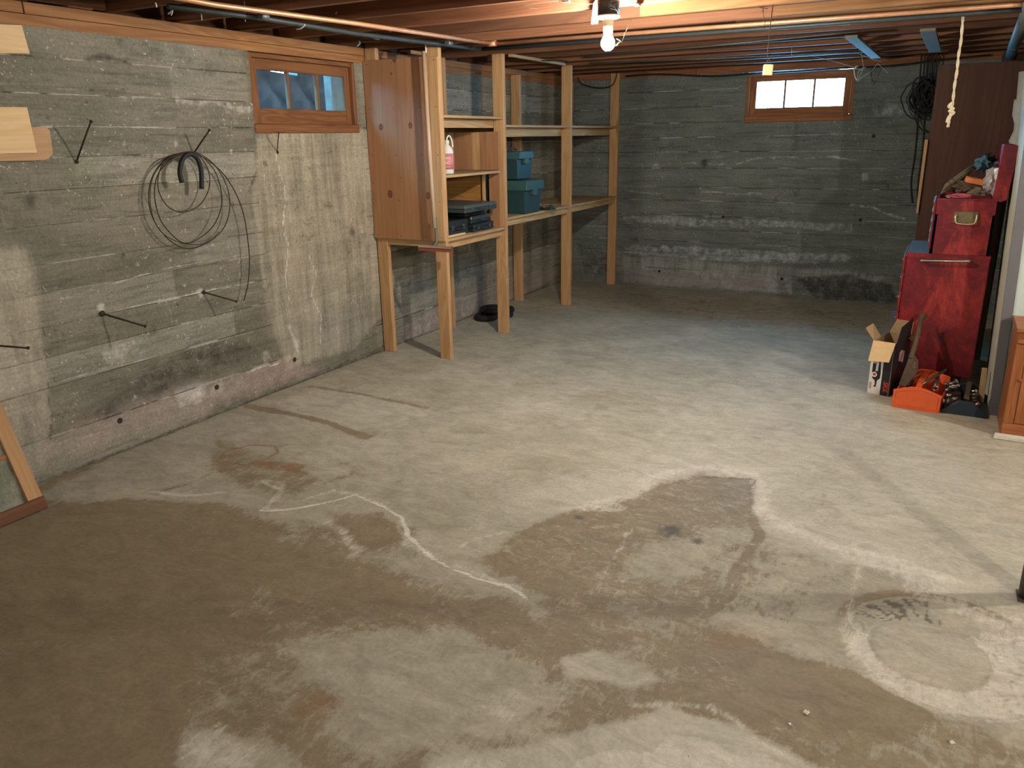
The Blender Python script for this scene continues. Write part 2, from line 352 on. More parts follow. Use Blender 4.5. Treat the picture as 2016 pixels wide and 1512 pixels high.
P.line('salt',[(790,1020),(800,1070),(880,1110),(960,1135),(1020,1160)],.022,.75)
P.line('salt',[(910,1080),(940,1060),(990,1050)],.018,.6)
P.line('salt',[(640,1030),(720,1080),(700,1095)],.03,.7)
for p,r,a in (((1190,1000),.035,1.),((1390,1085),.05,.45),((1320,1160),.07,.5),((1200,1160),.05,.5),((420,1470),.09,.75),((480,1480),.06,.6),((980,1400),.06,.5),((1480,1075),.012,1.),((1222,1140),.012,1.),((860,1030),.1,.25),((990,905),.13,.35),((1130,960),.12,.4),((480,1060),.05,.3),((230,1090),.06,.3),((700,1270),.12,.3),((900,1250),.12,.35),((1180,1300),.09,.3),((1660,1470),.05,.4)): P.spot('salt',p,r,a)
P.area('pale',[(850,1500),(960,1480),(1010,1470),(1150,1450),(1300,1400),(1500,1450),(1640,1520),(1700,1700),(700,1700)],.9,.035)
P.area('pale',[(1110,1300),(1160,1280),(1270,1310),(1300,1340),(1240,1350),(1120,1335)],.55,.015)
P.area('pale',[(540,790),(640,760),(830,800),(840,820),(700,850),(570,830)],.5,.03)
P.area('pale',[(900,1000),(1050,950),(1200,880),(1500,700),(1800,800),(2100,900),(2100,1230),(1800,1130),(1500,1000),(1400,910),(1280,950),(1150,985),(1000,1040)],.5,.2)
P.area('pale',[(560,1260),(900,1230),(1050,1350),(1000,1480),(820,1480),(600,1380)],.35,.1)
# rust, grey smears
for pl in ([(300,975),(420,930),(500,915)],[(1180,1170),(1250,1090),(1340,980)],[(640,950),(720,925),(680,915)],[(1420,1290),(1560,1300)],[(1000,1300),(1150,1280)]): P.line('damp_shade',pl,.04,.5)
for p,r,a in (((1120,930),.05,.4),((1000,830),.1,.35),((1850,690),.12,.35),((1450,640),.25,.45),((960,965),.02,.4),((1640,990),.15,.35),((880,700),.1,.4),((700,740),.12,.3)): P.spot('damp_shade',p,r,a)  # the broad back-floor spot deepens the painted shade there
P.line('rust',[(435,905),(440,890),(490,876),(540,878),(548,890),(520,905),(480,915),(440,908)],.012,.95,True)
P.spot('rust',(465,893),.06,.85); P.area('rust',[(500,905),(610,915),(590,933),(500,920)],.75,.02)
P.area('rust',[(1360,1230),(1480,1225),(1560,1260),(1500,1290),(1400,1280)],.55,.04); P.spot('rust',(600,1390),.08,.5); P.spot('rust',(520,1360),.05,.35)
P.area('rust',[(620,1360),(680,1370),(640,1420),(580,1415)],.5,.03)
for p,r,a in (((1310,1045),.06,1.),((1375,1062),.04,.9),((1145,1022),.035,.85),((1085,755),.06,.55),((1700,838),.06,.45),((1600,960),.05,.4),((1590,752),.05,.45),((815,925),.03,.5),((775,965),.03,.4),((930,832),.05,.3),((1000,1038),.02,.6),((1650,1030),.10,.35),((250,1300),.1,.3)): P.spot('grey',p,r,a)
P.area('scuff',[(330,1290),(560,1190),(800,1180),(1000,1200),(1200,1180),(1450,1260),(1500,1400),(1300,1400),(1100,1300),(900,1400),(500,1460),(340,1420)],.75,.12)
P.area('scuff',[(1150,1010),(1250,965),(1370,935),(1490,945),(1470,1090),(1400,1210),(1180,1180),(1080,1150),(960,1080)],.85,.05)
P.area('scuff',[(560,1020),(700,1040),(800,1130),(740,1160),(620,1110),(540,1060)],.7,.06); P.area('scuff',[(180,960),(420,900),(560,960),(500,1080),(300,1040)],.6,.08)
P.area('scuff',[(0,1080),(180,1060),(230,1120),(100,1160),(0,1140)],.45,.08); P.area('scuff',[(170,1240),(280,1220),(260,1290),(150,1300)],.5,.05)
P.area('salt',[(840,1520),(900,1500),(950,1490),(1000,1492),(970,1530),(900,1600)],.95,.010); P.area('salt',[(1110,1530),(1150,1490),(1200,1478),(1280,1480),(1300,1450),(1390,1462),(1420,1480),(1500,1478),(1620,1540),(1600,1700),(1100,1700)],.95,.010)
P.line('salt',[(1240,1388),(1320,1392),(1400,1398),(1470,1440),(1560,1490)],.02,.7); P.area('salt',[(345,1430),(400,1410),(500,1450),(540,1520),(520,1600),(380,1600)],.55,.05)
P.area('salt',[(940,1360),(1010,1350),(1060,1380),(1000,1440),(950,1430)],.4,.05); P.area('salt',[(1140,1000),(1200,990),(1240,997),(1220,1010),(1160,1008)],.7,.008)
P.line('grey',[(915,960),(950,945),(990,950),(1000,970),(960,985),(920,975)],.02,.45,True,True)
cr=Uf-.18,Vf-2.375; rr=np.hypot(*cr)+ (fbm(Uf,Vf,9,3,3)-.5)*.02; ri=np.hypot(Uf-.14,Vf-2.345)+(fbm(Uf,Vf,9,3,5)-.5)*.012
ring=sst(rr,.30,.275)*sst(ri,.155,.175); ang=np.arctan2(cr[1],cr[0])
P.ch['damp_shade']=P.get('damp_shade')*(1-sst(rr,.32,.29)*.85)
dk=sst(np.cos(ang-2.0),.1,.7)
P.ch['grey']=np.maximum(P.get('grey'),ring*dk*.85*sst(fbm(ang*7+fbm(Uf,Vf,9,3,91)*1.5,rr*6+ang*1.3,2.6,5,9),.35,.62)*(.35+.65*sst(np.cos(ang-2.35),.6,.95)))
P.ch['salt']=np.maximum(P.get('salt'),ring*(.25+.6*(1-dk))*sst(fbm(ang*8+fbm(Uf,Vf,9,3,92),rr*5+ang,2.6,5,19),.05,.5)*1.25); P.ch['salt']=np.maximum(P.ch['salt'],np.exp(-((rr-.296)/.010)**2)*.8*(1-dk)); P.ch['scuff']=P.get('scuff')*(1-sst(rr,.31,.29))
P.ch['damp_shade']=np.maximum(P.ch['damp_shade'],sst(rr,.36,.31)*sst(rr,.28,.30)*dk*.9); P.ch['salt']=np.maximum(P.ch['salt'],np.exp(-((ri-.165)/.007)**2)*.4)
P.ch['pale']=np.maximum(P.get('pale'),sst(ri,.165,.15)*.4)
tro=ring*(-.004)+ring*.0035*(fbm(ang*14,rr*20,1.5,3,21)-.5)
pp=[fc(*q) for q in ((1375,935),(1488,943),(1400,1215),(1165,1165))]; q2=[fc(*q) for q in ((1500,1062),(1690,1110),(1640,1262),(1412,1203))]
relief=-.003*sst(poly_sd(P.Uw,P.Vw,pp),-.004,.004)+.002*sst(poly_sd(Uf,Vf,q2),-.004,.004)
zf=(fbm(Uf,Vf,1.2,3,2)-.5)*.006+(fbm(Uf,Vf,14,4,8)-.5)*.0022+relief+tro
me,_,_=grid_mesh(xs,ys,lambda U,V:(U,V,zf))
set_attr(me,'m1',[P.get('salt'),P.get('damp_shade'),P.get('pale'),P.get('rust')]); set_attr(me,'m2',[P.get('grey'),P.get('crack'),P.get('scuff')])
a=me.color_attributes['m1']; 
def floor_mat():
    t=NT('stained_concrete_floor'); g=t.n('NewGeometry').outputs['Position']
    A=t.n('Attribute',{'attribute_name':'m1'}); s1=t.n('SeparateColor',Color=A.outputs['Color']); rust=A.outputs['Alpha']
    B=t.n('Attribute',{'attribute_name':'m2'}); s2=t.n('SeparateColor',Color=B.outputs['Color'])
    salt,damp_shade,pale=s1.outputs[:3]; grey,crack,scuff=s2.outputs[:3]
    n1=t.noise(g,2.2,6,.62,.4); n2=t.noise(g,11,8,.68,.5); n3=t.noise(g,60,5,.7); n4=t.noise(t.vscale(g,(1.6,.6,1)),26,7,.72,.8)
    col=t.mix(t.ramp(n1,.3,.7),(.345,.315,.24,1),(.44,.405,.32,1))
    col=t.mix(t.math('MULTIPLY',t.ramp(n2,.45,.75),.35),col,(.235,.21,.155,1))
    pm=t.math('ADD',pale,t.math('MULTIPLY',t.math('SUBTRACT',n2,.5),1.3)); col=t.mix(t.math('MULTIPLY',t.ramp(pm,.15,.75),.75),col,(.50,.475,.39,1))
    d=t.math('ADD',t.math('MULTIPLY',damp_shade,1.6),t.math('MULTIPLY',t.math('SUBTRACT',n4,.5),1.3)); d=t.math('ADD',d,t.math('MULTIPLY',t.math('SUBTRACT',n1,.5),.7))
    dcol=t.mix(n2,(.195,.145,.08,1),(.27,.215,.132,1))
    n7=t.noise(t.vscale(g,(1,1.5,1)),16,12,.78,1.0); n8=t.noise(g,6.5,10,.72,1.2)
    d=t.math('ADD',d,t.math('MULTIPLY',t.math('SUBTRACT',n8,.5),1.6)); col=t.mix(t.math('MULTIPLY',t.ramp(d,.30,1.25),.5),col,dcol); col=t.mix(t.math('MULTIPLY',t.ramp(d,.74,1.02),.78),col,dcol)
    sc=t.math('ADD',t.math('MULTIPLY',scuff,.55),t.math('MULTIPLY',t.math('SUBTRACT',n7,.5),2.6)); col=t.mix(t.math('MULTIPLY',t.math('MULTIPLY',t.ramp(sc,.42,.85),t.ramp(scuff,.02,.5)),.75),col,(.40,.365,.265,1))
    sm=t.math('ADD',salt,t.math('MULTIPLY',t.math('SUBTRACT',n4,.54),2.2)); sm=t.math('ADD',sm,t.math('MULTIPLY',t.math('SUBTRACT',n2,.5),1.0)); col=t.mix(t.math('MULTIPLY',t.math('MULTIPLY',t.ramp(sm,.25,1.0),t.ramp(salt,.02,.35)),.8),col,(.62,.585,.50,1))
    col=t.mix(t.math('MULTIPLY',t.ramp(t.math('ADD',crack,t.math('MULTIPLY',t.math('SUBTRACT',n2,.5),.8)),.3,.7),.9),col,(.70,.67,.58,1))
    r=t.math('ADD',rust,t.math('MULTIPLY',t.math('SUBTRACT',n2,.5),.7)); col=t.mix(t.math('MULTIPLY',t.ramp(r,.3,1.),.7),col,(.24,.11,.045,1))
    gm=t.math('ADD',grey,t.math('MULTIPLY',t.math('SUBTRACT',n4,.5),1.2)); col=t.mix(t.math('MULTIPLY',t.ramp(gm,.3,.9),.8),col,(.085,.075,.065,1))
    n5=t.noise(t.vscale(g,(1,1.8,1)),5.5,9,.74,1.2); f=t.math('MULTIPLY',t.math('MULTIPLY_ADD',n3,.6,.7),t.math('MULTIPLY_ADD',n5,1.15,.42)); col=t.mix(1.,col,t.n('CombineColor',Red=f,Green=f,Blue=f).outputs[0],'MULTIPLY')
    sp=t.n('TexVoronoi',Vector=g,Scale=14).outputs[0]; col=t.mix(t.math('MULTIPLY',t.math('LESS_THAN',sp,.03),.7),col,(.05,.04,.03,1))
    rough=t.math('MULTIPLY_ADD',damp_shade,-.2,.78); h=t.math('ADD',n3,t.math('MULTIPLY',n4,1.5))
    return t.finish(col,rough,bump=h,bstr=.35,bdist=.003,spec=.3)
n=len(me.vertices); arr=np.ones(n*4,np.float32); a.data.foreach_get('color',arr); arr=arr.reshape(-1,4); arr[:,3]=np.clip(P.get('rust'),0,1).ravel(); a.data.foreach_set('color',arr.ravel())
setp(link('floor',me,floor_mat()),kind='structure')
setp(BX('floor_slab',(-3.9,-2.8,-.15),(4.2,8.1,-.02),simple('slab_concrete',(.2,.18,.14),.9)),kind='structure')
#@@WALLS
# ---------------------------------------------------------------- board-formed concrete walls
def wall_mat(name,gscale,tint=(1,1,1)):
    t=NT(name); g=t.n('NewGeometry').outputs['Position']
    A=t.n('Attribute',{'attribute_name':'m1'}); s1=t.n('SeparateColor',Color=A.outputs['Color'])
    B=t.n('Attribute',{'attribute_name':'m2'}); s2=t.n('SeparateColor',Color=B.outputs['Color'])
    salt,dark,board=s1.outputs[:3]; pink,pale,green=s2.outputs[:3]
    gr=t.noise(t.vscale(g,gscale),30,7,.7,.6); n1=t.noise(g,3,6,.65,.3); n2=t.noise(g,13,8,.72,.4); n3=t.noise(g,70,5,.7)
    dr=t.noise(t.vscale(g,(1,1,.12)),14,5,.65); edge=A.outputs['Alpha']; ne=t.noise(g,2.6,3)
    col=t.mix(t.ramp(n1,.3,.7),(.145,.142,.108,1),(.215,.205,.155,1))
    col=t.mix(t.math('MULTIPLY',board,.8),col,(.31,.305,.25,1))
    col=t.mix(t.math('MULTIPLY',t.ramp(gr,.45,.72),.65),col,(.085,.087,.072,1))
    col=t.mix(t.math('MULTIPLY',t.ramp(t.noise(t.vscale(g,gscale),7,8,.75,.8),.55,.75),.4),col,(.36,.36,.31,1))
    pm=t.math('ADD',pale,t.math('MULTIPLY',t.math('SUBTRACT',dr,.5),1.3)); col=t.mix(t.math('MULTIPLY',t.ramp(pm,.25,.9),.85),col,(.40,.375,.29,1))
    k=t.math('ADD',pink,t.math('MULTIPLY',t.math('SUBTRACT',n2,.5),1.4)); col=t.mix(t.math('MULTIPLY',t.ramp(k,.3,.95),.75),col,(.36,.30,.26,1))
    sm=t.math('ADD',salt,t.math('MULTIPLY',t.math('SUBTRACT',n2,.52),1.6)); col=t.mix(t.math('MULTIPLY',t.ramp(sm,.32,1.),.9),col,(.56,.55,.50,1))
    d=t.math('ADD',dark,t.math('MULTIPLY',t.math('SUBTRACT',n2,.5),1.5)); col=t.mix(t.math('MULTIPLY',t.ramp(d,.3,1.),.85),col,(.05,.045,.032,1))
    col=t.mix(t.math('MULTIPLY',green,.6),col,(.10,.14,.06,1))
    ed=t.math('ADD',edge,t.math('MULTIPLY',t.math('SUBTRACT',n2,.5),.5)); ed=t.math('MULTIPLY',t.ramp(ed,.3,.75),t.ramp(edge,.05,.2))
    ecol=t.mix(t.ramp(ne,.50,.58),(.04,.037,.028,1),(.46,.45,.40,1)); col=t.mix(t.math('MULTIPLY',ed,.85),col,ecol)
    n6=t.noise(t.vscale(g,gscale),4.5,9,.78,1.5); fm=t.math('MULTIPLY_ADD',n6,1.1,.45); col=t.mix(1.,col,t.n('CombineColor',Red=fm,Green=fm,Blue=fm).outputs[0],'MULTIPLY')
    n9=t.noise(t.vscale(g,(1,1,1.3)),8.5,12,.8,1.4); nA=t.noise(g,1.7,4,.6,.5)
    spl=t.math('ADD',n9,t.math('MULTIPLY',t.math('SUBTRACT',nA,.5),.35)); col=t.mix(t.math('MULTIPLY',t.ramp(spl,.60,.72),.5),col,(.42,.41,.36,1)); col=t.mix(t.math('MULTIPLY',t.ramp(spl,.42,.32),.55),col,(.055,.052,.04,1))
    vo=t.n('TexVoronoi',Vector=t.n('VectorMath',{'operation':'ADD'},i0=g,i1=t.n('TexNoise',Vector=g,Scale=25.).outputs[1]).outputs[0],Scale=3.1).outputs[0]
    col=t.mix(t.math('MULTIPLY',t.math('MULTIPLY',t.ramp(vo,.16,.10),t.ramp(n3,.42,.56)),.7),col,(.55,.54,.49,1))
    col=t.mix(1.,col,(*tint,1),'MULTIPLY')
    f=t.math('MULTIPLY_ADD',n3,1.0,.5); col=t.mix(1.,col,t.n('CombineColor',Red=f,Green=f,Blue=f).outputs[0],'MULTIPLY')
    sp=t.n('TexVoronoi',Vector=g,Scale=11).outputs[0]; pit=t.math('LESS_THAN',sp,.045); col=t.mix(t.math('MULTIPLY',pit,.75),col,(.04,.035,.025,1))
    h=t.math('ADD',t.math('MULTIPLY',gr,1.2),t.math('ADD',n3,t.math('MULTIPLY',n2,1.2)))
    return t.finish(col,.88,bump=h,bstr=.5,bdist=.005,spec=.2)
def board_field(U,V,zb,joints,seed):
    """per-board random tint and offset; zb row boundaries, joints(row)->list of y positions"""
    tint=np.zeros(U.shape); rel=np.zeros(U.shape); edge=np.zeros(U.shape); rng=random.Random(seed)
    for i in range(len(zb)-1):
        m=(V>=zb[i])&(V<zb[i+1]); js=[-99]+joints(i)+[99]
        for a,b in zip(js,js[1:]):
            k=m&(U>=a)&(U<b); tint[k]=rng.random(); rel[k]=(rng.random()-.5)*.006
            tilt=(rng.random()-.5)*.01; rel[k]+=(V[k]-zb[i])*tilt
            for e in (a,b):
                if abs(e)<90: edge=np.maximum(edge,.45*m*np.exp(-((U-e)/.008)**2))
    for z in zb[1:-1]: edge=np.maximum(edge,np.exp(-((V-z)/.004)**2)*(.4+.6*fbm(U,V,1.1,3,seed)))
    return tint,rel,edge
def boundaries(zb): 
    o=[]
    for z in zb: o+= [z-.006,z-.0015,z+.0015,z+.006]
    return o
# left wall
zb=[-.05,.20,.43,.57,.71,.86,.99,1.16,1.31,1.45,1.58,1.72,1.87,2.2]
ys=lin(-2.5,1.2,.12)+lin(1.2,5.6,.0135)+lin(5.6,7.77,.022); zs=sorted(set([-.02]+lin(0,1.99,.0135)+[1.99]+[z for z in boundaries(zb) if 0<z<1.985]))
WL=(3.465,4.385,1.565,1.99)
ys=sorted(ys+[3.465,4.385]); zs=sorted(zs+[1.565])
Uw,Vw=np.meshgrid(ys,zs,indexing='ij')
jr=random.Random(3); jl=[sorted([jr.uniform(.5,2.),(2.92 if i>=9 else jr.uniform(2.3,3.3)),3.44,jr.uniform(4.6,6.8)]) for i in range(20)]
tint,rel,edge=board_field(Uw,Vw,zb,lambda i:jl[i],5)
infill=sst(Uw,3.43,3.45)*sst(Uw,4.46,4.40)
lc=lambda x,y:(lambda p:(p[1],p[2]))(atX(x,y,WX))
P=Paint(Uw,Vw,lc,.02,8)
P.area('pale',[(500,262),(740,250),(770,600),(700,690),(560,730),(520,600),(495,400)],.62,.03)
P.area('pale',[(-200,500),(60,480),(90,620),(110,900),(60,960),(-200,990)],.75,.05)
P.area('pale',[(0,320),(120,330),(180,420),(60,470),(-100,470)],.3,.06)
P.line('salt',[(543,300),(552,340),(560,400),(555,450),(566,480),(562,540),(570,590)],.008,1.)
P.line('salt',[(568,640),(585,690)],.02,.9); P.line('salt',[(605,500),(622,540),(612,580),(632,620),(630,680)],.007,1.)
P.line('salt',[(488,733),(515,722),(548,716)],.010,.95); P.spot('salt',(525,700),.06,.75); P.spot('salt',(585,675),.04,.7); P.line('salt',[(480,500),(468,520),(478,550)],.007,.8)
P.line('salt',[(100,595),(200,565),(320,530),(470,505)],.006,.8,True); P.line('salt',[(230,610),(400,575),(510,548)],.006,.85,True)
P.line('salt',[(80,249),(347,251)],.005,1.,True); P.line('salt',[(110,752),(300,705),(500,652)],.006,.7,True)
P.line('salt',[(345,195),(420,200),(495,215)],.02,.6); P.line('salt',[(120,180),(240,190),(340,190)],.012,.5)
P.spot('salt',(200,608),.03,1.); P.spot('salt',(395,578),.03,1.); P.spot('salt',(240,690),.1,.5); P.spot('salt',(370,770),.14,.55)
for p in ((245,285),(262,325),(262,355),(195,305),(345,282),(455,300),(465,345),(125,468),(480,290),(335,510),(270,520),(420,480),(365,563),(195,575)): P.spot('salt',p,.018,.75)
P.area('pink',[(60,880),(150,820),(300,770),(430,740),(560,700),(640,730),(400,820),(150,905),(70,920)],.8,.06)
P.area('dark',[(150,820),(300,725),(460,668),(500,690),(380,760),(220,830)],.5,.06)
P.line('dark',[(-60,1000),(70,950),(300,870),(600,745),(760,680)],.02,.6)
P.line('dark',[(500,262),(505,330),(490,380),(498,430)],.015,.6); P.line('dark',[(170,112),(200,108),(245,118)],.02,.85)
P.line('dark',[(87,640),(95,800),(100,870)],.006,.7); P.area('dark',[(335,85),(490,105),(495,160),(345,150)],.42,.006,True)
P.area('salt',[(343,197),(495,212),(497,250),(346,250)],.35,.01,True)
for p in ((262,325),(262,355),(125,468),(465,345),(420,480),(250,290),(480,290)): P.spot('dark',p,.008,1.)
for p,r in (((175,352),.03),((90,232),.02),((520,320),.03),((690,460),.035),((300,655),.05),((395,700),.04),((130,1380),.03),((60,390),.05),((460,400),.03),((240,510),.02)): P.spot('dark',p,r,.7)
P.area('dark',[(790,540),(880,520),(1000,470),(1100,440),(1190,420),(1190,500),(1090,560),(980,590),(900,610),(800,600)],.4,.06)
P.area('pink',[(790,640),(900,580),(1020,540),(1100,520),(1100,545),(1000,600),(800,680)],.8,.04)
P.area('salt',[(780,640),(900,580),(960,570),(960,610),(800,680)],.45,.04)
for p,r in (((180,177),.012),((240,175),.012),((170,203),.012),((290,218),.01),((240,505),.02),((350,600),.015)): P.spot('dark',p,r,1.)
drip=sst(Uw,3.46,3.5)*sst(Uw,4.45,4.38)*sst(Vw,1.0,1.5)*.55*fbm(Uw,Vw*.15,16,3,31)
P.ch['dark']=np.maximum(P.get('dark'),drip)
P.spot('green',(165,350),.12,.5); P.spot('green',(120,870),.08,.35)
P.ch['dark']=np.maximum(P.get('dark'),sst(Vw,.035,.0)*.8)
for pl in ([(60,800),(160,760),(300,700),(300,770),(160,860),(70,880)],[(640,400),(740,380),(745,520),(650,560)],[(300,690),(480,640),(520,700),(420,760),(300,790)]): P.area('dark',pl,.38,.06)
for pl in ([(180,690),(300,655),(330,690),(200,730)],[(330,770),(470,720),(480,760),(340,810)],[(120,790),(260,745),(300,770),(130,840)]): P.area('salt',pl,.42,.05)
P.ch['pink']=np.maximum(P.get('pink'),sst(Vw,.45,.1)*.45*fbm(Uw,Vw,2.5,3,4))
bump=rel*(1-infill)+(fbm(Uw,Vw*2,6,4,12)-.5)*.006-edge*.0025+infill*.004
me,_,_=grid_mesh(ys,zs,lambda U,V:(WX+bump,U,V),keep=lambda u,v:~((u>WL[0])&(u<WL[1])&(v>WL[2])))
boardt=np.clip(tint**2*(1-infill)*.8,0,1)
set_attr(me,'m1',[P.get('salt'),P.get('dark'),boardt,edge*(1-infill*.75)]); set_attr(me,'m2',[P.get('pink'),P.get('pale'),P.get('green')])
WMAT=wall_mat('board_formed_concrete_y',(1,.1,1.2),(1.04,1.,1.02)); WMATX=wall_mat('board_formed_concrete_x',(.1,1,1.2),(.88,1.,1.16))  # back wall: same concrete, cool daylight cast put into its tint
wl=setp(link('wall_left',me,WMAT),kind='structure')
# backing of the left wall and reveals of the window opening
def wall_solid(name,boxes,mat,parent):
    bm=bmesh.new()
    for lo,hi in boxes: add_box(bm,lo,hi)
    return link(name,done(bm),mat,parent)
PLAIN=simple('plain_concrete',(.16,.155,.12),.9,0,.35,12,bstr=.5)
wall_solid('wall_core',[((-3.80,-2.6,0),(WX-.015,WL[0]-.0,1.99)),((-3.80,WL[1],0),(WX-.015,7.9,1.99)),((-3.80,WL[0],0),(WX-.015,WL[1],WL[2]))],PLAIN,wl)
# back wall
zbb=[-.05,.20,.36,.48,.60,.735,.88,1.01,1.19,1.34,1.475,1.61,1.75,1.9,2.2]
xs=lin(-3.54,.6,.014)+lin(.6,4.05,.15); zs=sorted(set([-.02]+lin(0,2.03,.014)+[2.035]+[z for z in boundaries(zbb) if 0<z<2.02]+[1.615]))
WB=(-1.715,-.805,1.615,2.035); xs=sorted(xs+[WB[0],WB[1]])
Uw,Vw=np.meshgrid(xs,zs,indexing='ij')
jb=[sorted([jr.uniform(-3.3,-2.2),(-.69 if i>1 else -1.45),jr.uniform(1,2)]) for i in range(20)]
tint,rel,edge=board_field(Uw,Vw,zbb,lambda i:jb[i],9)
bc=lambda x,y:(lambda p:(p[0],p[2]))(atY(x,y,WY))
P=Paint(Uw,Vw,bc,.02,8)
P.area('salt',[(1225,425),(1330,420),(1400,432),(1500,430),(1680,440),(1680,462),(1560,450),(1450,452),(1230,440)],.62,.02)
P.area('salt',[(1225,478),(1400,485),(1560,495),(1675,500),(1670,520),(1560,520),(1400,515),(1225,500)],.6,.02)
P.area('pale',[(1225,500),(1500,520),(1700,535),(1760,550),(1700,560),(1225,530)],.6,.03)
P.area('pink',[(1225,525),(1400,535),(1560,545),(1560,580),(1400,570),(1225,555)],.85,.03)
P.area('salt',[(1360,530),(1450,540),(1440,570),(1370,555)],.5,.02); P.area('salt',[(1500,545),(1560,545),(1560,580),(1510,578)],.5,.02)
P.area('dark',[(1560,545),(1670,540),(1760,560),(1770,600),(1600,590)],.8,.03); P.area('dark',[(1130,470),(1210,500),(1220,545),(1150,545)],.6,.04)
P.line('salt',[(1340,320),(1440,325),(1500,312),(1620,308),(1690,316)],.014,.7); P.spot('dark',(1385,322),.05,1.); P.spot('dark',(1580,315),.05,.5)
P.line('salt',[(1380,378),(1460,384),(1500,383)],.012,.8); P.line('salt',[(1228,375),(1300,382)],.012,.7); P.spot('salt',(1290,325),.04,.6); P.spot('salt',(1705,350),.05,.9)
P.line('salt',[(1675,405),(1720,410),(1780,432)],.015,.8); P.area('salt',[(1710,205),(1830,200),(1825,225),(1720,235)],.55,.03); P.line('salt',[(1735,352),(1800,346)],.02,.6)
P.line('salt',[(1230,273),(1500,268),(1700,262)],.005,.8,True); P.line('salt',[(1225,213),(1470,210)],.004,.5,True); P.line('salt',[(1420,366),(1700,369)],.005,.7,True)
P.line('dark',[(1680,450),(1690,340),(1705,230)],.008,.5,True)
bump=rel+(fbm(Uw*.4,Vw*2,6,4,12)-.5)*.007-edge*.0025
me,_,_=grid_mesh(xs,zs,lambda U,V:(U,WY-bump,V),keep=lambda u,v:~((u>WB[0])&(u<WB[1])&(v>WB[2])))
set_attr(me,'m1',[P.get('salt'),P.get('dark'),tint*.30,edge]); set_attr(me,'m2',[P.get('pink'),P.get('pale'),P.get('green')])
wb=setp(link('wall_back',me,WMATX),kind='structure')
wall_solid('wall_core',[((-3.8,WY+.015,0),(WB[0],8.0,2.035)),((WB[1],WY+.015,0),(4.2,8.0,2.035)),((WB[0],WY+.015,0),(WB[1],8.0,WB[2]))],PLAIN,wb)
setp(BX('wall_right',(4.0,-2.6,0),(4.2,7.9,2.4),PLAIN),kind='structure')
setp(BX('wall_front',(-3.8,-2.7,0),(4.2,-2.5,2.4),PLAIN),kind='structure')
# tie holes: small conical pits in the formed concrete
def pit(parent,c,axis):
    me=lathe([(.0,.0005),(.009,.001),(.0125,.004),(.015,.0015)],14)
    o=link('tie_hole',me,RUST,parent,c,(0,math.pi/2,0) if axis=='x' else (math.pi/2,0,0)); return o
for p in ((236,828),(427,762),(580,708)): pit(wl,atX(*p,WX+.004),'x')
for p in ((1298,534),(1539,549),(1424,427),(1694,433),(1720,268)): pit(wb,atY(*p,WY-.004),'y')
# ---------------------------------------------------------------- sills, rims, ceiling
def top(name,label=None,**k): pass
t1=thing('trim_1',(WX,0,1.99),None,None,kind='structure')
for a,b,z0,z1 in ((-2.6,1.93,1.99,2.036),(1.932,5.1,1.99,2.036),(5.103,7.75,1.99,2.036),(-2.6,2.22,2.038,2.085),(2.226,6.0,2.038,2.085),(6.003,7.75,2.038,2.085)):
    BX('plate_board',(WX-.14,a,z0),(WX+.004,b,z1),SILLW['y'],t1,(WX,0,1.99))
setp(BX('trim_2',(WX-.20,-2.6,1.99),(WX-.141,7.95,2.335),DARKW['y']),kind='structure')
t3=thing('trim_3',(0,WY,2.035),None,None,kind='structure')
for a,b in ((-3.70,-2.2),(-2.195,.9),(.905,4.)): BX('plate_board',(a,WY-.004,2.035),(b,WY+.14,2.085),REDW['x'],t3,(0,WY,2.035))
setp(BX('trim_4',(-3.70,WY+.05,2.082),(4.,WY+.12,2.335),DARKW['x']),kind='structure')
ceil=thing('ceiling',(0,0,2.33),None,None,kind='structure')
for i in range(48):
    y0=-2.6+i*.215
    if y0>7.9: break
    BX('plank',(-3.7,y0+.002,2.332),(4.1,y0+.213,2.352),DARKW['x'],ceil,(0,0,2.33),bev=.003)
J=[3.05+.406*k for k in range(-13,12)]
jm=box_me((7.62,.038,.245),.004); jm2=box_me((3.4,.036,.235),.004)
for e in J:
    o=link('joist',jm,DARKW['x'] if not jm.materials else None,ceil,(.18,e-.019,2.2085-2.33))
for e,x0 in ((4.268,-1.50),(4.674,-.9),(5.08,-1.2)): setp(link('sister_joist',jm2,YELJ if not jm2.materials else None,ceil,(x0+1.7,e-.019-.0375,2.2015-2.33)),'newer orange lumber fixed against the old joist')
setp(BX('trim_5',(-3.7,-2.6,2.36),(4.1,8.1,2.38),DARKW['y']),kind='structure')  # subfloor top layer
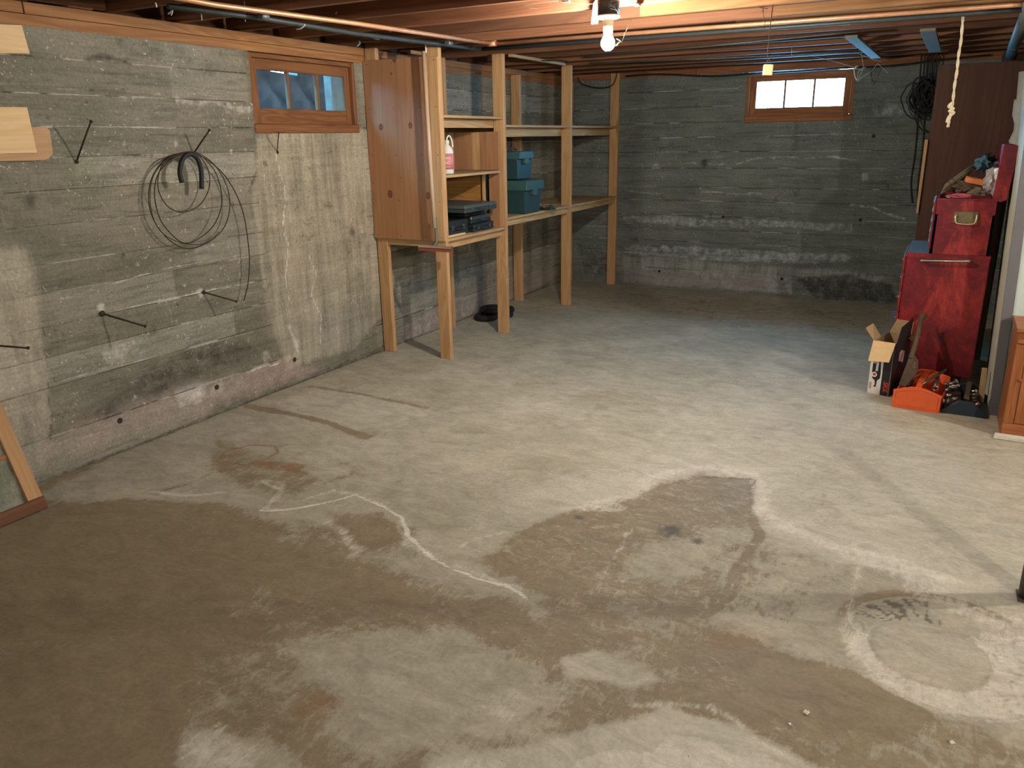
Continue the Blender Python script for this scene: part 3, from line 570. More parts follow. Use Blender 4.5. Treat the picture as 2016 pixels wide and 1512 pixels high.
#@@WINDOWS
# ---------------------------------------------------------------- windows
def window(name,org,axis,w,h,mat,glass,nb,rail=.06,jamb=.025,depth=.10,stile=.05,br=.085):
    """local frame: u along the wall, v up, n out of the room"""
    T=thing(name,org,None,None,kind='structure')
    if axis=='x': f=lambda u,n,v:(-n,u,v); G='y'
    else: f=lambda u,n,v:(u,n,v); G='x'
    def B(nm,u0,u1,n0,n1,v0,v1,m,par=T,bev=.002):
        a=Vector(f(u0,n0,v0));b=Vector(f(u1,n1,v1)); lo=Vector(map(min,a,b));hi=Vector(map(max,a,b))
        return BX(nm,lo,hi,m,par,(0,0,0),bev)
    B('jamb',-.006,jamb,-.004,depth+.08,.033,h,mat['z']); B('jamb',w-jamb,w+.006,-.004,depth+.08,.033,h,mat['z'])
    B('head',jamb+.001,w-jamb-.001,.0,depth+.08,h-jamb,h,mat[G]); B('sill',-.012,w+.012,-.012,depth+.08,-.022,.032,mat[G],bev=.006)
    n0,n1=.022,.052; a,b=jamb+.001,w-jamb-.001; c,d=.033,h-jamb-.001
    B('stile',a,a+stile,n0,n1,c,d,mat['z']); B('stile',b-stile,b,n0,n1,c,d,mat['z'])
    B('bottom_rail',a+stile,b-stile,n0,n1,c,c+br,mat[G]); B('top_rail',a+stile,b-stile,n0,n1,d-rail,d,mat[G])
    gw=(b-a-2*stile)/3
    for i in (1,2): B('muntin',a+stile+gw*i-.009,a+stile+gw*i+.009,n0+.002,n1-.002,c+br,d-rail,mat['z'])
    for i in range(3): B('pane',a+stile+gw*i+(.009 if i else 0),a+stile+gw*(i+1)-(.009 if i<2 else 0),n0+.014,n0+.018,c+br,d-rail,glass,bev=0)
    return T
w1=window('window_1',(WX,WL[0],WL[2]+.005),'x',WL[1]-WL[0],.415,WINW,GLASS_L,3)
w2=window('window_2',(WB[0],WY,WB[2]+.003),'y',WB[1]-WB[0],.40,REDW,GLASS_B,3,rail=.045,stile=.055,br=.07)
# window well outside the left window, top mostly closed by an added cover
WELL=simple('well_concrete',(.012,.021,.030),.9,0,.7,7,bstr=.6)
wellt=thing('trim_6',(-4.1,4.2,1.2),None,None,kind='structure')
link('well_wall',prism([(3.2,1.2),(5.9,1.2),(5.9,2.38),(4.74,2.38),(4.70,1.962),(4.28,1.990),(4.26,2.38),(3.2,2.38)],'x',-4.42,-4.32),WELL,wellt,(4.1,-4.2,-1.2))
BX('well_wall',(-4.32,3.2,1.2),(-3.81,3.28,2.0),WELL,wellt,(-4.1,4.2,1.2)); BX('well_wall',(-4.32,5.2,1.2),(-3.81,5.3,2.3),WELL,wellt,(-4.1,4.2,1.2))
BX('well_light_blocker',(-4.33,3.70,2.16),(-3.78,5.3,2.19),DARKW['x'],wellt,(-4.1,4.2,1.2)); BX('well_floor',(-4.32,3.28,1.25),(-3.81,5.2,1.33),WELL,wellt,(-4.1,4.2,1.2))  # cover added to cut the sky light on jamb and panes
#@@SHELF
# ---------------------------------------------------------------- shelving unit
SB=Vector((-3.2,6.1,0)); sh=thing('storage_shelving',SB,'open shelving of pale lumber posts along the left wall, with a plywood end panel','shelving')
PW,PD=.089,.038; FX=-3.032
YP=[4.5,5.345,6.55,7.70]
for y in YP: BX('post',(FX,y,.0),(FX+PW,y+PD,2.083),POST['z'],sh,SB,.003)
for y,z1 in ((4.5,2.083),(5.32,2.083),(6.55,2.03)): BX('post',(-3.53,y,.0),(-3.53+PW,y+PD,z1),POST['z'],sh,SB,.003)
BX('post',(-3.53,7.70,0),(-3.44,7.738,2.03),POST['z'],sh,SB,.003)
def brd(n,lo,hi,ax='y',m=None): return BX(n,lo,hi,(m or SHELFW)[ax],sh,SB,.002)
EX=FX+.084
brd('shelf_board',(-3.525,4.540,1.632),(EX,5.343,1.650)); brd('shelf_board',(-3.525,4.540,1.250),(EX,5.29,1.268)); brd('shelf_board',(-3.525,4.540,.826),(EX,5.34,.845))
brd('shelf_board',(-3.525,5.386,1.575),(EX,6.549,1.593)); brd('shelf_board',(-3.525,6.590,1.575),(EX,7.699,1.593))
brd('shelf_board',(-3.525,5.386,.893),(EX+.004,6.549,.912)); brd('shelf_board',(-3.525,6.590,.893),(EX+.004,7.699,.912))
brd('cleat',(-3.05,4.54,1.572),(-3.030,5.343,1.631)); brd('cleat',(-3.05,5.386,1.507),(-3.030,6.549,1.574)); brd('cleat',(-3.05,6.59,1.507),(-3.030,7.699,1.574)); brd('cleat',(-3.525,5.386,1.507),(-3.487,6.549,1.574)); brd('cleat',(-3.525,4.54,1.572),(-3.487,5.31,1.631)); brd('cleat',(-3.525,6.59,1.507),(-3.487,7.699,1.574))
brd('apron',(FX+.03,4.540,.775),(FX+.055,5.343,.825),m=POST); brd('apron',(FX+.045,5.386,.845),(FX+.07,6.549,.892)); brd('apron',(FX+.045,6.590,.845),(FX+.07,7.699,.892))
BX('crossbar',(-3.44,4.505,.79),(FX-.001,4.535,.834),SHELFW['x'],sh,SB)
kc=Vector(((-3.536+FX+.012)/2,0,(.835+2.005)/2)); kn_=[]
for x,y,r in ((750,250,.019),(808,247,.017),(768,382,.022),(776,117,.016),(843,385,.020),(770,145,.008),(735,360,.005),(790,350,.004)):
    p=atY(x,y,4.48); kn_.append((p.x-kc.x,0,p.z-kc.z,r))
BX('side_panel',(-3.556+.02,4.480,.835),(FX+.012,4.4985,2.005),knot_panel('knotty_plywood',PLY,kn_),sh,SB,.002)
setp(BX('facing_strip',(FX+.0135,4.484,.835),(FX+PW,4.4985,2.0),POST['z'],sh,SB,.002),'yellower pine strip beside the reddish panel')
wsp=[-3.44,-3.36,-3.27,-3.20,-3.13,-3.07,-2.967]
for i,(a,b) in enumerate(zip(wsp,wsp[1:])): BX('panel_board',(a+.0008,5.30+(i%2)*.002,1.27),(b-.0008,5.318,1.545),(PLY if i%3 else POST['z']),sh,SB,.001)
BX('panel_board',(-3.44,5.302,.846),(-3.105,5.318,1.249),PLYX,sh,SB,.001); BX('panel_board',(-3.055,5.300,.846),(-2.967,5.318,1.249),PLY,sh,SB,.001)
BX('divider_strip',(-3.10,5.27,.846),(-3.085,5.30,1.249),POST['z'],sh,SB,.001)
for y in (4.478,):
    bm=bmesh.new()
    for z in (.86,1.1,1.4,1.7,1.98):
        for x in (-3.50,-3.3,-3.09,-2.965): add_lathe(bm,[(.0,-.0),(.003,0),(.003,.002),(0,.002)],8,(x,z,0))
    o=link('nail_heads',done(bm),RUST,sh,(3.2-3.2-SB.x,4.4795-SB.y,0),(math.pi/2,0,0)); setp(o,kind='stuff')
# ---------------------------------------------------------------- things on the shelving
# squeegee hanging in front of the cupboard panel
q=thing('floor_squeegee',(-2.975,4.43,.80),'long wooden-handled floor squeegee hanging head-down against the shelf post','squeegee')
L=Vector((-2.975,4.43,.80))
link('handle',tube([Vector((-3.006,4.43,2.03))-L,Vector((-2.992,4.425,1.4))-L,Vector((-2.977,4.42,.93))-L],.0135,10),wood('handle_wood',(.50,.36,.25),(.60,.46,.33),'z',rough=.35,knots=0),q)
setp(link('socket',tube(smooth_pts([Vector((-2.9755,4.432,1.0))-L,Vector((-2.974,4.43,.86))-L,Vector((-2.974,4.428,.835))-L,Vector((-2.985,4.42,.822))-L,Vector((-2.995,4.418,.812))-L]),.0105,10),GALV,q),'bent bare metal socket')
BX('blade_holder',(-3.11,4.404,.800),(-2.84,4.420,.816),CHROME,q,L,.001); setp(BX('rubber_blade',(-3.112,4.410,.776),(-2.838,4.418,.801),simple('red_rubber',(.32,.07,.04),.6),q,L,.001),'rust red rubber blade')
link('hook',tube(smooth_pts([Vector((-3.0,4.447,2.02))-L,Vector((-3.0,4.447,2.078))-L]),.005,8),WHITEP,q)
# jug
def jug(loc):
    J_=thing('cleaner_jug',loc,'clear cleaner jug with pink label and loop handle on the middle shelf','bottle')
    b=lathe([(.0,0),(.038,.0),(.042,.006),(.042,.145),(.038,.165),(.028,.178),(.016,.19),(.014,.2)],20); 
    link('bottle',b,simple('cloudy_plastic',(.55,.58,.55),.35,transmission_weight=0) if False else WHITEP,J_)
    link('handle',tube(smooth_pts([(.0,-.01,.185),(.002,.0,.235),(.0,.035,.252),(.012,.045,.22),(.028,.03,.175)],4),.006,8),WHITEP,J_)
    link('cap',lathe([(0,.2),(.016,.2),(.016,.222),(0,.223)],14),WHITEP,J_)
    l=lathe([(.0428,.03),(.0428,.135)],20); lab=link('label_sleeve',l,simple('pink_label',(.62,.22,.24),.5),J_); setp(lab,'pink printed label')
    return J_
def text(s,size,mat,parent,loc,rot,name='lettering',ext=.0004,shear=0.):
    c=bpy.data.curves.new('t','FONT'); c.body=s; c.size=size; c.extrude=ext; c.align_x='CENTER'; c.align_y='CENTER'; c.shear=shear; c.offset=size*.02
    o=bpy.data.objects.new('t',c); COL.objects.link(o); dg=bpy.context.evaluated_depsgraph_get(); me=bpy.data.meshes.new_from_object(o.evaluated_get(dg))
    bpy.data.objects.remove(o); return link(name,me,mat,parent,loc,rot)
jg=jug((-3.06,4.74,1.2685)); jg.rotation_euler[2]=.0
WLET=simple('white_print',(.8,.78,.75),.6,0,.05)
text('CLEAN',.022,WLET,jg,(.014,-.0425,.105),(math.pi/2,0,.28)); text('PRO',.026,WLET,jg,(.017,-.0425,.072),(math.pi/2,0,.35))
text('multi surface',.012,WLET,jg,(.013,-.0425,.047),(math.pi/2,0,.3))
# black tool cases on the bottom shelf
def case(lo,hi,rz,label,mat=BLACKP,rim=NAVY,latch=True):
    lo=Vector(lo);hi=Vector(hi); c=Vector(((lo.x+hi.x)/2,(lo.y+hi.y)/2,lo.z)); d=hi-lo
    T=thing('tool_case',c,label,'case',rot=(0,0,rz),group='dark cases on the lower shelf')
    h=d.z
    BX('base_shell',(-d.x/2,-d.y/2,0),(d.x/2,d.y/2,h*.48),mat,T,bev=.006); BX('lid_shell',(-d.x/2,-d.y/2,h*.50),(d.x/2,d.y/2,h),rim,T,bev=.006)
    if latch:
        for s in (-.28,.28): BX('latch',(d.x/2-.001,s*d.y-.015,h*.35),(d.x/2+.004,s*d.y+.015,h*.68),STEEL,T,bev=.001)
    link('handle',tube(smooth_pts([(d.x/2,-.05,h*.45),(d.x/2+.022,-.04,h*.45),(d.x/2+.022,.04,h*.45),(d.x/2,.05,h*.45)],3),.004,6),mat,T)
    return T
z=.8455
case((-3.26,4.66,z),(-3.01,4.90,z+.105),-.06,'small square dark case at the near end of the lower shelf',BLACKP,BLACKP)
case((-3.33,4.93,z),(-2.99,5.25,z+.055),.05,'flat scuffed black case at the bottom of the stack on the lower shelf',BLACKP,BLACKP)
case((-3.34,4.95,z+.056),(-3.01,5.24,z+.112),.0,'black case second from the bottom in the lower shelf stack',BLACKP,STEEL,False)
case((-3.36,4.90,z+.113),(-3.03,5.20,z+.150),.02,'thin navy case under the wide top case on the lower shelf',NAVY,BLACKP,False)
case((-3.36,4.76,z+.151),(-2.945,5.22,z+.205),.0,'wide dark green-grey case on top of the stack on the lower shelf',simple('green_grey_steel',(.04,.05,.045),.45),simple('green_grey_lid',(.07,.085,.08),.4))
BX('x',(0,0,0),(.01,.01,.01),BLACK).name='tmp'; bpy.data.objects.remove(bpy.data.objects['tmp'])
setp(BX('wood_scrap',(-3.01,4.60,z),(-2.985,4.83,z+.012),FRESH['y']),'thin pale wood strip lying on the front edge of the lower shelf','wood strip')
# teal plastic tool chests
def teal(loc,w,d,h,label,lid):
    T=thing('storage_tote',loc,label,'storage box',group='teal boxes stacked on the bench')
    bm=bmesh.new(); pr=[(-w*.42,0),(w*.42,0),(w*.46,h*.60),(w*.46,h*.62)]
    link('body',prism([(-d*.44,.0),(d*.44,0),(d*.47,h*.62),(d*.5,h*.70),(d*.5,h*.72),(-d*.5,h*.72),(-d*.5,h*.70),(-d*.47,h*.62)],'x',-w*.5,w*.45,.006),TEALD,T)
    link('lid',prism([(-d*.53,h*.70),(d*.53,h*.70),(d*.53,h*.86),(d*.47,h),(-d*.47,h),(-d*.53,h*.86)] if not lid else [(-d*.5,h*.721),(d*.5,h*.721),(d*.42,h),(-d*.42,h)],'x',-w*.52,w*.53,.006),TEAL,T)
    BX('latch',(w*.45,-.03,h*.55),(w*.545,.03,h*.76),TEAL,T,bev=.003)
    if lid: link('handle',tube(smooth_pts([(w*.1,-.06,h*.98),(w*.1,-.05,h+.018),(w*.1,.05,h+.018),(w*.1,.06,h*.98)],3),.006,6),BLACKP,T)
    return T
teal((-3.10,5.80,.9125),.36,.30,.262,'lower dark teal plastic tote with flared rim on the bench',0)
teal((-3.13,5.77,1.182),.30,.26,.215,'upper teal plastic box with sloping lid, stacked on the other',1)
# small clamp rack beside
cr_=thing('hex_key_rack',(-3.03,6.05,.9125),'small rack of folding hex keys lying open beside the teal boxes','tool'); 
for i,x in enumerate((.0,.013,.024,.035)): link('key',tube([(x,0,.02),(x,.0,.062+.004*(i%2))],.0035,6),CHROME,cr_)
link('wire_frame',tube(smooth_pts([(-.02,-.03,.012),(.05,-.025,.03),(.08,-.02,.03),(.085,.0,.006),(.03,0,.006),(-.02,.0,.008)],3),.003,6),CHROME,cr_)
BX('block',(-.02,-.01,.0),(.11,.05,.02),BLACKP,cr_,bev=.003); link('wedge',prism([(0,0),(.10,0),(.05,.045)],'y',.02,.05,.002),simple('green_plastic',(.03,.07,.05),.5),cr_,(.06,.02,.0))
# small rubber tyres on the floor
def tyre(loc,rot,label):
    T=thing('small_wheel',loc,label,'tyre',group='small tyres on the floor',rot=rot)
    link('tread',lathe([(.062,.006),(.068,.0),(.095,.0),(.104,.01),(.104,.032),(.095,.042),(.068,.042),(.062,.036),(.062,.006)],28),BLACK,T)
    link('hub',lathe([(0,.012),(.061,.012),(.061,.03),(0,.03)],20),simple('grey_hub',(.05,.05,.045),.6),T); return T
tyre((-3.36,5.72,.004),(0,0,0),'small black tyre lying flat on the floor, nearest the camera'); tyre((-3.29,5.87,.004),(0,0,0),'small black tyre flat on the floor, mostly behind the second post')
tyre((-3.36,5.82,.050),(.05,.0,0),'small black tyre resting on top of the others'); tyre((-3.37,6.04,.004),(0,.0,0),'small black tyre farthest back, near the wall base')
#@@LEFT
# ---------------------------------------------------------------- things on the left wall
wl_l=[('fresh_plywood_board',[(-700,20),(40,50),(56,106),(-700,95)],.012,FRESH['y'],'pale fresh plywood offcut high on the left wall under the plate'),
('tan_board',[(-700,255),(88,250),(95,258),(101,302),(92,313),(80,316),(-700,330)],.014,TANW,'tan board with rounded corner on the left wall, behind the paler offcut')]
for nm,pl,th,m,lab in wl_l:
    pts=[atX(x,y,WX+.008) for x,y in pl]; link_o=link(nm,prism([(p.y,p.z) for p in pts],'x',WX+.007,WX+.007+th,.001),m); setp(link_o,lab,'board')
pts=[atX(x,y,WX+.03) for x,y in ((-700,205),(53,211),(73,301),(-700,318))]
setp(link('fresh_plywood_board',prism([(p.y,p.z) for p in pts],'x',WX+.0225,WX+.032,.001),FRESH['y']),'pale plywood offcut overlapping the tan board on the left wall','board')
def spike(b,t,d,label,r=.0042,rb=0.007):
    p=atX(*b,WX); e=atX(*t,WX+d); T=thing('iron_spike',p,label,'spike',group='rusty spikes in the left wall')
    link('shank',tube([Vector((-.02,0,0)),Vector((0.003,0,0)),(e-p)*.5,(e-p)],r,7),RUST,T)
    link('head',lathe([(0,0),(r*1.8,0),(r*1.8,.006),(0,.007)],8),RUST,T,e-p,((e-p).to_track_quat('Z','Y')).to_euler())
    link('washer',lathe([(rb*.4,.0),(rb,.0),(rb*1.4,.004),(rb*.8,.009),(rb*.4,.009)],9),RUST,T,(0.003,0,0),(0,math.pi/2,0)); return T
spike((150,318),(179,240),.13,'rusty iron spike slanting up right of the tan board'); spike((380,303),(412,257),.13,'rusty spike above the cable coil, holding it')
spike((545,300),(549,262),.10,'thin rusty spike just below the left window',.003); spike((200,617),(285,642),.15,'rusty spike pointing down-right, lower left of the coil',.0048,.011)
spike((400,575),(464,593),.13,'rusty spike pointing right, below the coil',.0042,.009); spike((-20,679),(54,685),.14,'rusty spike cut by the left edge of the picture',.0042)
co=thing('cable_coil',atX(377,300,WX+.05),'coil of thin dark cable hung on a spike, one end hanging down','cable coil'); cb=co.location.copy()
def zc(p,d): return atX(280+p[0]/3.979,230+p[1]/3.979,WX+d)-cb
loops=[([(350,275),(200,320),(100,430),(55,560),(60,720),(120,860),(220,970),(340,1032),(470,1005),(600,920),(670,800),(685,640),(640,490),(560,370),(450,290)],.05),
([(350,280),(230,330),(130,440),(98,560),(105,680),(150,820),(250,940),(340,990),(450,950),(560,850),(620,700),(615,560),(570,430),(500,340),(430,290)],.062),
([(340,280),(200,330),(135,430),(125,560),(180,680),(270,740),(360,740),(450,690),(510,600),(530,500),(510,400),(440,300)],.07),
([(360,272),(180,350),(85,470),(62,640),(90,800),(170,920),(300,985),(420,1000),(520,985),(600,900)],.045)]
for i,(pl,d) in enumerate(loops): link('loop',tube(smooth_pts([zc(p,d) for p in pl],5,i<3),.0028 if i!=3 else .002,6,i<3),RUST,co)
link('hanging_end',tube(smooth_pts([zc(p,.055) for p in [(400,285),(500,330),(620,430),(700,540),(760,660),(800,790),(825,950),(840,1100),(835,1250),(820,1350),(795,1443)]],5),.003,6),RUST,co)
ho=thing('rubber_hose_piece',atX(377,300,WX+.08),'short thick dark hose bent over the coil spike','hose'); cb=ho.location.copy()
link('hose',tube(smooth_pts([zc(p,.085) for p in [(312,515),(295,430),(318,330),(375,292),(430,325),(458,400),(465,480),(465,565)]],5),.0125,10),BLACK,ho)
# leaning sash
SA=Vector((-3.262,1.735,0)); ss=thing('window_sash',SA,'old wooden window sash leaning against the left wall on the floor','window sash'); ss.rotation_euler=(0,-.385,0)
def SBx(n,lo,hi,m,bev=.002): return BX(n,lo,hi,m,ss,(0,0,0),bev)
Wd=1.0; HT=.72
SBx('stile',(-.018,-.062,.055),(.018,0,HT),POST['z']); SBx('stile',(-.018,-Wd,.055),(.018,-Wd+.062,HT),SILLW['z'])
SBx('bottom_rail',(-.018,-Wd,.0),(.019,.004,.054),DARKW['y']); SBx('top_rail',(-.018,-Wd+.063,HT-.06),(.018,-.063,HT),SILLW['y'])
SBx('muntin',(-.010,-Wd+.063,.255),(.010,-.063,.275),SILLW['y'])
SBx('pane',(-.002,-Wd+.063,.055),(.002,-.063,.255),GLASS_S,0); SBx('pane',(-.002,-Wd+.063,.275),(.002,-.063,HT-.06),GLASS_S,0)
#@@CEIL
# ---------------------------------------------------------------- pipes, lamp, cords overhead
def pipe(name,pts,r,mat,label,cat='pipe',parts=()):
    c=Vector(pts[0]); T=thing(name,c,label,cat); link('tube',tube([Vector(p)-c for p in pts],r,12),mat,T)
    return T,c
zc_=2.066
T,c=pipe('copper_pipe',[atF(200,-32,zc_),atF(422,9,zc_),atF(700,46,zc_),atF(962,85,zc_)],.0115,COPPER,'copper pipe running away under the joists at upper left')
for t in (.3,.55,.8):
    p=atF(422,9,zc_).lerp(atF(962,85,zc_),t); link('strap',tube([(p-c)+Vector((-.014,0,.016)),(p-c)+Vector((-.0145,0,-.002)),(p-c)+Vector((0,0,-.0145)),(p-c)+Vector((.0145,0,-.002)),(p-c)+Vector((.014,0,.016))],.003,6),GALV,T)
a=atF(968,86,zc_); b=atF(1900,17,zc_); e=b+(b-a)*.25
T,c=pipe('copper_pipe',[a,b,e],.0115,COPPER,'copper pipe crossing parallel to the joists, passing behind the bulb')
link('elbow',tube([(-.03,0,0),(.03,0,0)],.017,12),COPPER,T)
zg=2.052
T,c=pipe('grey_conduit',[atF(330,12,zg),atF(519,36,zg),atF(700,66,zg),atF(945,97,zg)],.012,IRON,'dark grey iron pipe beside the receding copper pipe')
for x,y in ((519,32),(740,72),(884,85)): p=atF(x,y,zg)-c; link('coupling',tube([p+Vector((0,-.022,0)),p+Vector((0,.022,0))],.016,12),GALV,T)
a=atF(950,97,zg); b=atF(1890,28,zg)
T,c=pipe('grey_conduit',[a,b,b+(b-a)*.2],.012,IRON,'dark grey iron pipe crossing just below the long copper pipe')
p0=atF(2030,8,2.06); p1=atY(1987,113,7.55)
T,c=pipe('grey_drain_pipe',[p0,(p0+p1)/2,p1],.034,simple('drain_grey',(.10,.12,.12),.6),'thick grey drain pipe sloping down at the upper right corner')
p=p1-c; d_=(p1-p0).normalized(); link('coupling',tube([p-d_*.14,p+d_*.02],.05,14),BLACKP,T)
pm_=(p0*.35+p1*.65)-c; link('strap',tube([pm_-d_*.012,pm_+d_*.012],.037,14),GALV,T)
for (a_,b_,zz,lb) in (((1150,111),(1690,62),2.072,'thin grey cable stapled under the joists, passing above the hanging block'),((1160,124),(1690,101),2.074,'thin grey cable under the joists nearest the back window')):
    p0=atF(*a_,zz); p1=atF(*b_,zz); T=setp(link('thin_cable',tube([(0,0,0),(p1-p0)*.5+Vector((0,0,-.006)),p1-p0],.006,6),GALV,None,p0),lb,'cable')
# laths and braces under the joists
setp(BX('wood_lath',(-2.965+.03,5.42,2.064),(-2.93+.03,6.35,2.083),SHELFW['y']),'thin pale lath nailed under the joists beyond the second shelf post','wood strip')
setp(BX('wood_lath',(-3.36,4.75,2.060),(-3.33,5.05,2.083),SHELFW['y']),'short pale lath under the joists above the cupboard','wood strip')
BRD=simple('dusty_brace_board',(.22,.20,.16),.85,0,.3,15)
def brace(a,b,w,label):
    a=Vector(a);b=Vector(b); L_=(b-a).length; T=setp(link('brace_board',box_me((w,L_,.018),.002),BRD,None,(a+b)/2,(math.atan2(b.z-a.z,b.y-a.y),0,-math.atan2(b.x-a.x,b.y-a.y))),label,'board'); return T
brace((-.645,5.74,2.074),(-.625,7.38,2.070),.075,'dusty flat brace board under the joists, near the back window')
brace((-.212,5.66,2.074),(-.198,7.15,2.072),.085,'dusty flat brace board under the joists, right of the other brace')
setp(BX('wood_block',(-3.62,2.42,2.087),(-3.52,2.54,2.16),SILLW['x']),'wood block end showing above the plate at upper left','wood block')
setp(BX('ceiling_board',(WX-.0,1.0,2.091),(WX+.03,2.6,2.17),DARKW['y']),'rough dark board running above the plate at upper left','board')
# bulb fixture
FX0=Vector((BULB_A[0],3.70,2.03)); fx=thing('ceiling_lamp',FX0,'bare lit bulb in a porcelain holder under an octagonal box','lamp')
link('junction_box',lathe([(0,.002),(.050,.002),(.050,.085),(0,.085)],8),BLACKP,fx,(0,0,0),(0,0,math.pi/8))
link('porcelain_base',lathe([(0,-.016),(.03,-.016),(.05,-.010),(.056,-.004),(.056,.001),(0,.001)],28),CREAMC,fx)
link('socket',lathe([(0,-.075),(.021,-.075),(.023,-.05),(.026,-.017),(0,-.017)],20),CREAMC,fx)
bz=BULB_A[2]-FX0.z
bulbme=lathe([(0,bz-.034),(.012,bz-.0325),(.023,bz-.025),(.031,bz-.012),(.0325,bz),(.030,bz+.012),(.022,bz+.026),(.015,bz+.038),(.013,bz+.046),(0,bz+.046)],24)
def bulb_glow(P_): return emis('lit_bulb_glass',(1,.91,.78,1),P_/(4*math.pi**2*.031**2))
link('bulb',bulbme,bulb_glow(P_A),fx,smooth=True)
cp=[atY(x,y,3.66)-FX0 for x,y in ((1243,38),(1232,62),(1224,84),(1221,80),(1214,76))]; link('pull_string',tube(cp,.0018,5),ROPEM,fx)
cp=[atY(x,y,3.66)-FX0 for x,y in ((1220,83),(1213,90))]; link('string_knot',tube(cp,.003,5),ROPEM,fx)
BX('string_hook',(.085,.09,.045),(.115,.122,.056),GALV,fx,(0,0,0))
def spare(loc,P_,label):
    T=thing('ceiling_lamp',(loc[0],loc[1],2.03),label,'lamp')
    for nm,me,mt in (('junction_box',lathe([(0,.002),(.050,.002),(.050,.085),(0,.085)],8),BLACKP),('porcelain_base',lathe([(0,-.016),(.03,-.016),(.056,-.004),(.056,.001),(0,.001)],28),CREAMC),('socket',lathe([(0,-.08),(.021,-.08),(.026,-.017),(0,-.017)],20),CREAMC)): link(nm,me,mt,T)
    k=loc[2]-2.03; link('bulb',lathe([(0,k-.034),(.023,k-.025),(.0325,k),(.022,k+.026),(.014,k+.046),(0,k+.046)],20),bulb_glow(P_),T,smooth=True)
spare(BULB_B,P_B,'bare lit bulb over the right-hand side, out of view'); spare(BULB_C,P_C,'bare lit bulb behind the camera to the right, out of view'); spare(BULB_FILL,P_FILL,'added fill bulb behind the camera, evening out the near floor, out of view')  # the third is the added fill light
# plastic scrap beside the box
sc_=thing('plastic_scrap',atY(1171,20,3.80),'pale torn plastic scrap hanging beside the lamp box','scrap')
link('sheet',prism([(-.018,-.06),(.016,-.06),(.02,.0),(.005,.045),(-.008,.03)],'y',-.006,.006,.003),WHITEP,sc_)
# pull cord with wooden block
yk=4.215; b0=atY(1512,136,yk); pc=thing('pull_cord',b0,'dark cord hanging from a joist with a small pale wooden block','cord')
link('cord',tube([atY(1524,-6,yk)-b0,atY(1515,60,yk)-b0,atY(1511,108,yk)-b0,atY(1512,122,yk)-b0],.0025,6),RUST,pc)
link('cord_loop',tube(smooth_pts([(0,0,.045),(-.013,0,.02),(-.010,0,.008),(.012,0,.008),(.013,0,.022)],3,True),.0018,5,True),RUST,pc)
link('wood_block',box_me((.046,.022,.05),.003),FRESH['z'],pc,(0,0,-.004),(0,.05,.3))
k0=atY(1503,15,yk); kn=thing('wire_knot',k0,'twisted dark wire knot dangling beside the pull cord','wire')
for pl in ([(1486,4),(1493,13),(1503,16)],[(1503,16),(1512,17)],[(1503,16),(1501,24)],[(1503,-4),(1503,16),(1503,28),(1506,45),(1505,58)]): link('strand',tube([atY(x,y,yk)-k0 for x,y in pl],.0022 if len(pl)<4 else .0014,5),RUST,kn)
# hanging rope
yr=5.03; r0=atY(1899,22,yr); rp=thing('hanging_rope',r0,'frayed off-white rope hanging from the ceiling in front of the brown panel','rope')
pts=[atY(x,y,yr)-r0 for x,y in ((1899,18),(1895,45),(1892,80),(1887,110),(1884,140),(1879,170),(1876,200),(1873,214),(1871,225),(1868,240),(1866,250))]
sp_=smooth_pts(pts,5)
for k in range(2): link('strand',tube([p+Vector((math.cos(i*.9+k*math.pi)*.0035,math.sin(i*.9+k*math.pi)*.0035,0)) for i,p in enumerate(sp_)],.0045,6),ROPEM,rp)
link('knot',tube(smooth_pts([pts[7]+Vector(v) for v in ((0,0,.03),(-.014,0,.012),(.010,.008,0),(-.008,-.008,-.012),(.014,0,-.02),(-.006,0,-.04),(-.012,0,-.07))],4),.008,7),ROPEM,rp)
# cables at the head of the back wall
def cable(name,pl,y,r,label,mat=BLACK,k=4):
    P_=[atY(px,py,y) for px,py in pl]; c=P_[0]; T=setp(link(name,tube(smooth_pts([p-c for p in P_],k),r,6),mat,None,c),label,'cable'); return T
cable('black_cable',[(1232,150),(1300,146),(1400,150),(1480,145),(1560,141),(1660,134),(1760,129),(1850,118),(1950,108)],7.70,.008,'black cable running along the top of the back wall')
cable('thin_cable',[(1138,152),(1142,162),(1160,170),(1185,173),(1205,168),(1212,155),(1216,138)],7.64,.005,'thin dark cable sagging between the last two shelf posts')
cable('thin_cable',[(838,82),(870,92),(905,96),(935,93)],4.62,.004,'thin pale-black wire sagging near the top of the first shelf post')
cable('thin_cable',[(1000,103),(1030,114),(1070,119),(1105,119),(1120,122)],5.9,.004,'thin wire under the joists above the middle shelf bay')
wbn=thing('cable_bundle',atY(1825,175,7.6),'large tangle of black cable hanging on the back wall beside the brown panel','cable bundle'); cb=wbn.location.copy()
rg=random.Random(4)
def ringpts(cx_,cy_,rx,ry,y,n=14): 
    ph=rg.uniform(0,6); return [atY(cx_+rx*math.cos(2*math.pi*i/n+ph)*(1+.08*rg.uniform(-1,1)),cy_+ry*math.sin(2*math.pi*i/n+ph)*(1+.08*rg.uniform(-1,1)),y)-cb for i in range(n)]
for i in range(18): link('loop',tube(smooth_pts(ringpts(1822+rg.uniform(-8,12),190+rg.uniform(-14,14),rg.uniform(10,26),rg.uniform(18,38),7.56+rg.uniform(0,.13)),3,True),.006,6,True),BLACK,wbn)
link('loop',tube(smooth_pts(ringpts(1800,198,25,34,7.62),4,True),.005,6,True),BLACK,wbn); link('loop',tube(smooth_pts(ringpts(1825,225,22,35,7.63),4,True),.005,6,True),BLACK,wbn)
for x in (1813,1820,1828,1836,1844): link('strand',tube(smooth_pts([atY(x+2,96,7.6)-cb,atY(x,130,7.62)-cb,atY(x-4+rg.uniform(-3,3),175,7.6)-cb],4),.006,6),BLACK,wbn)
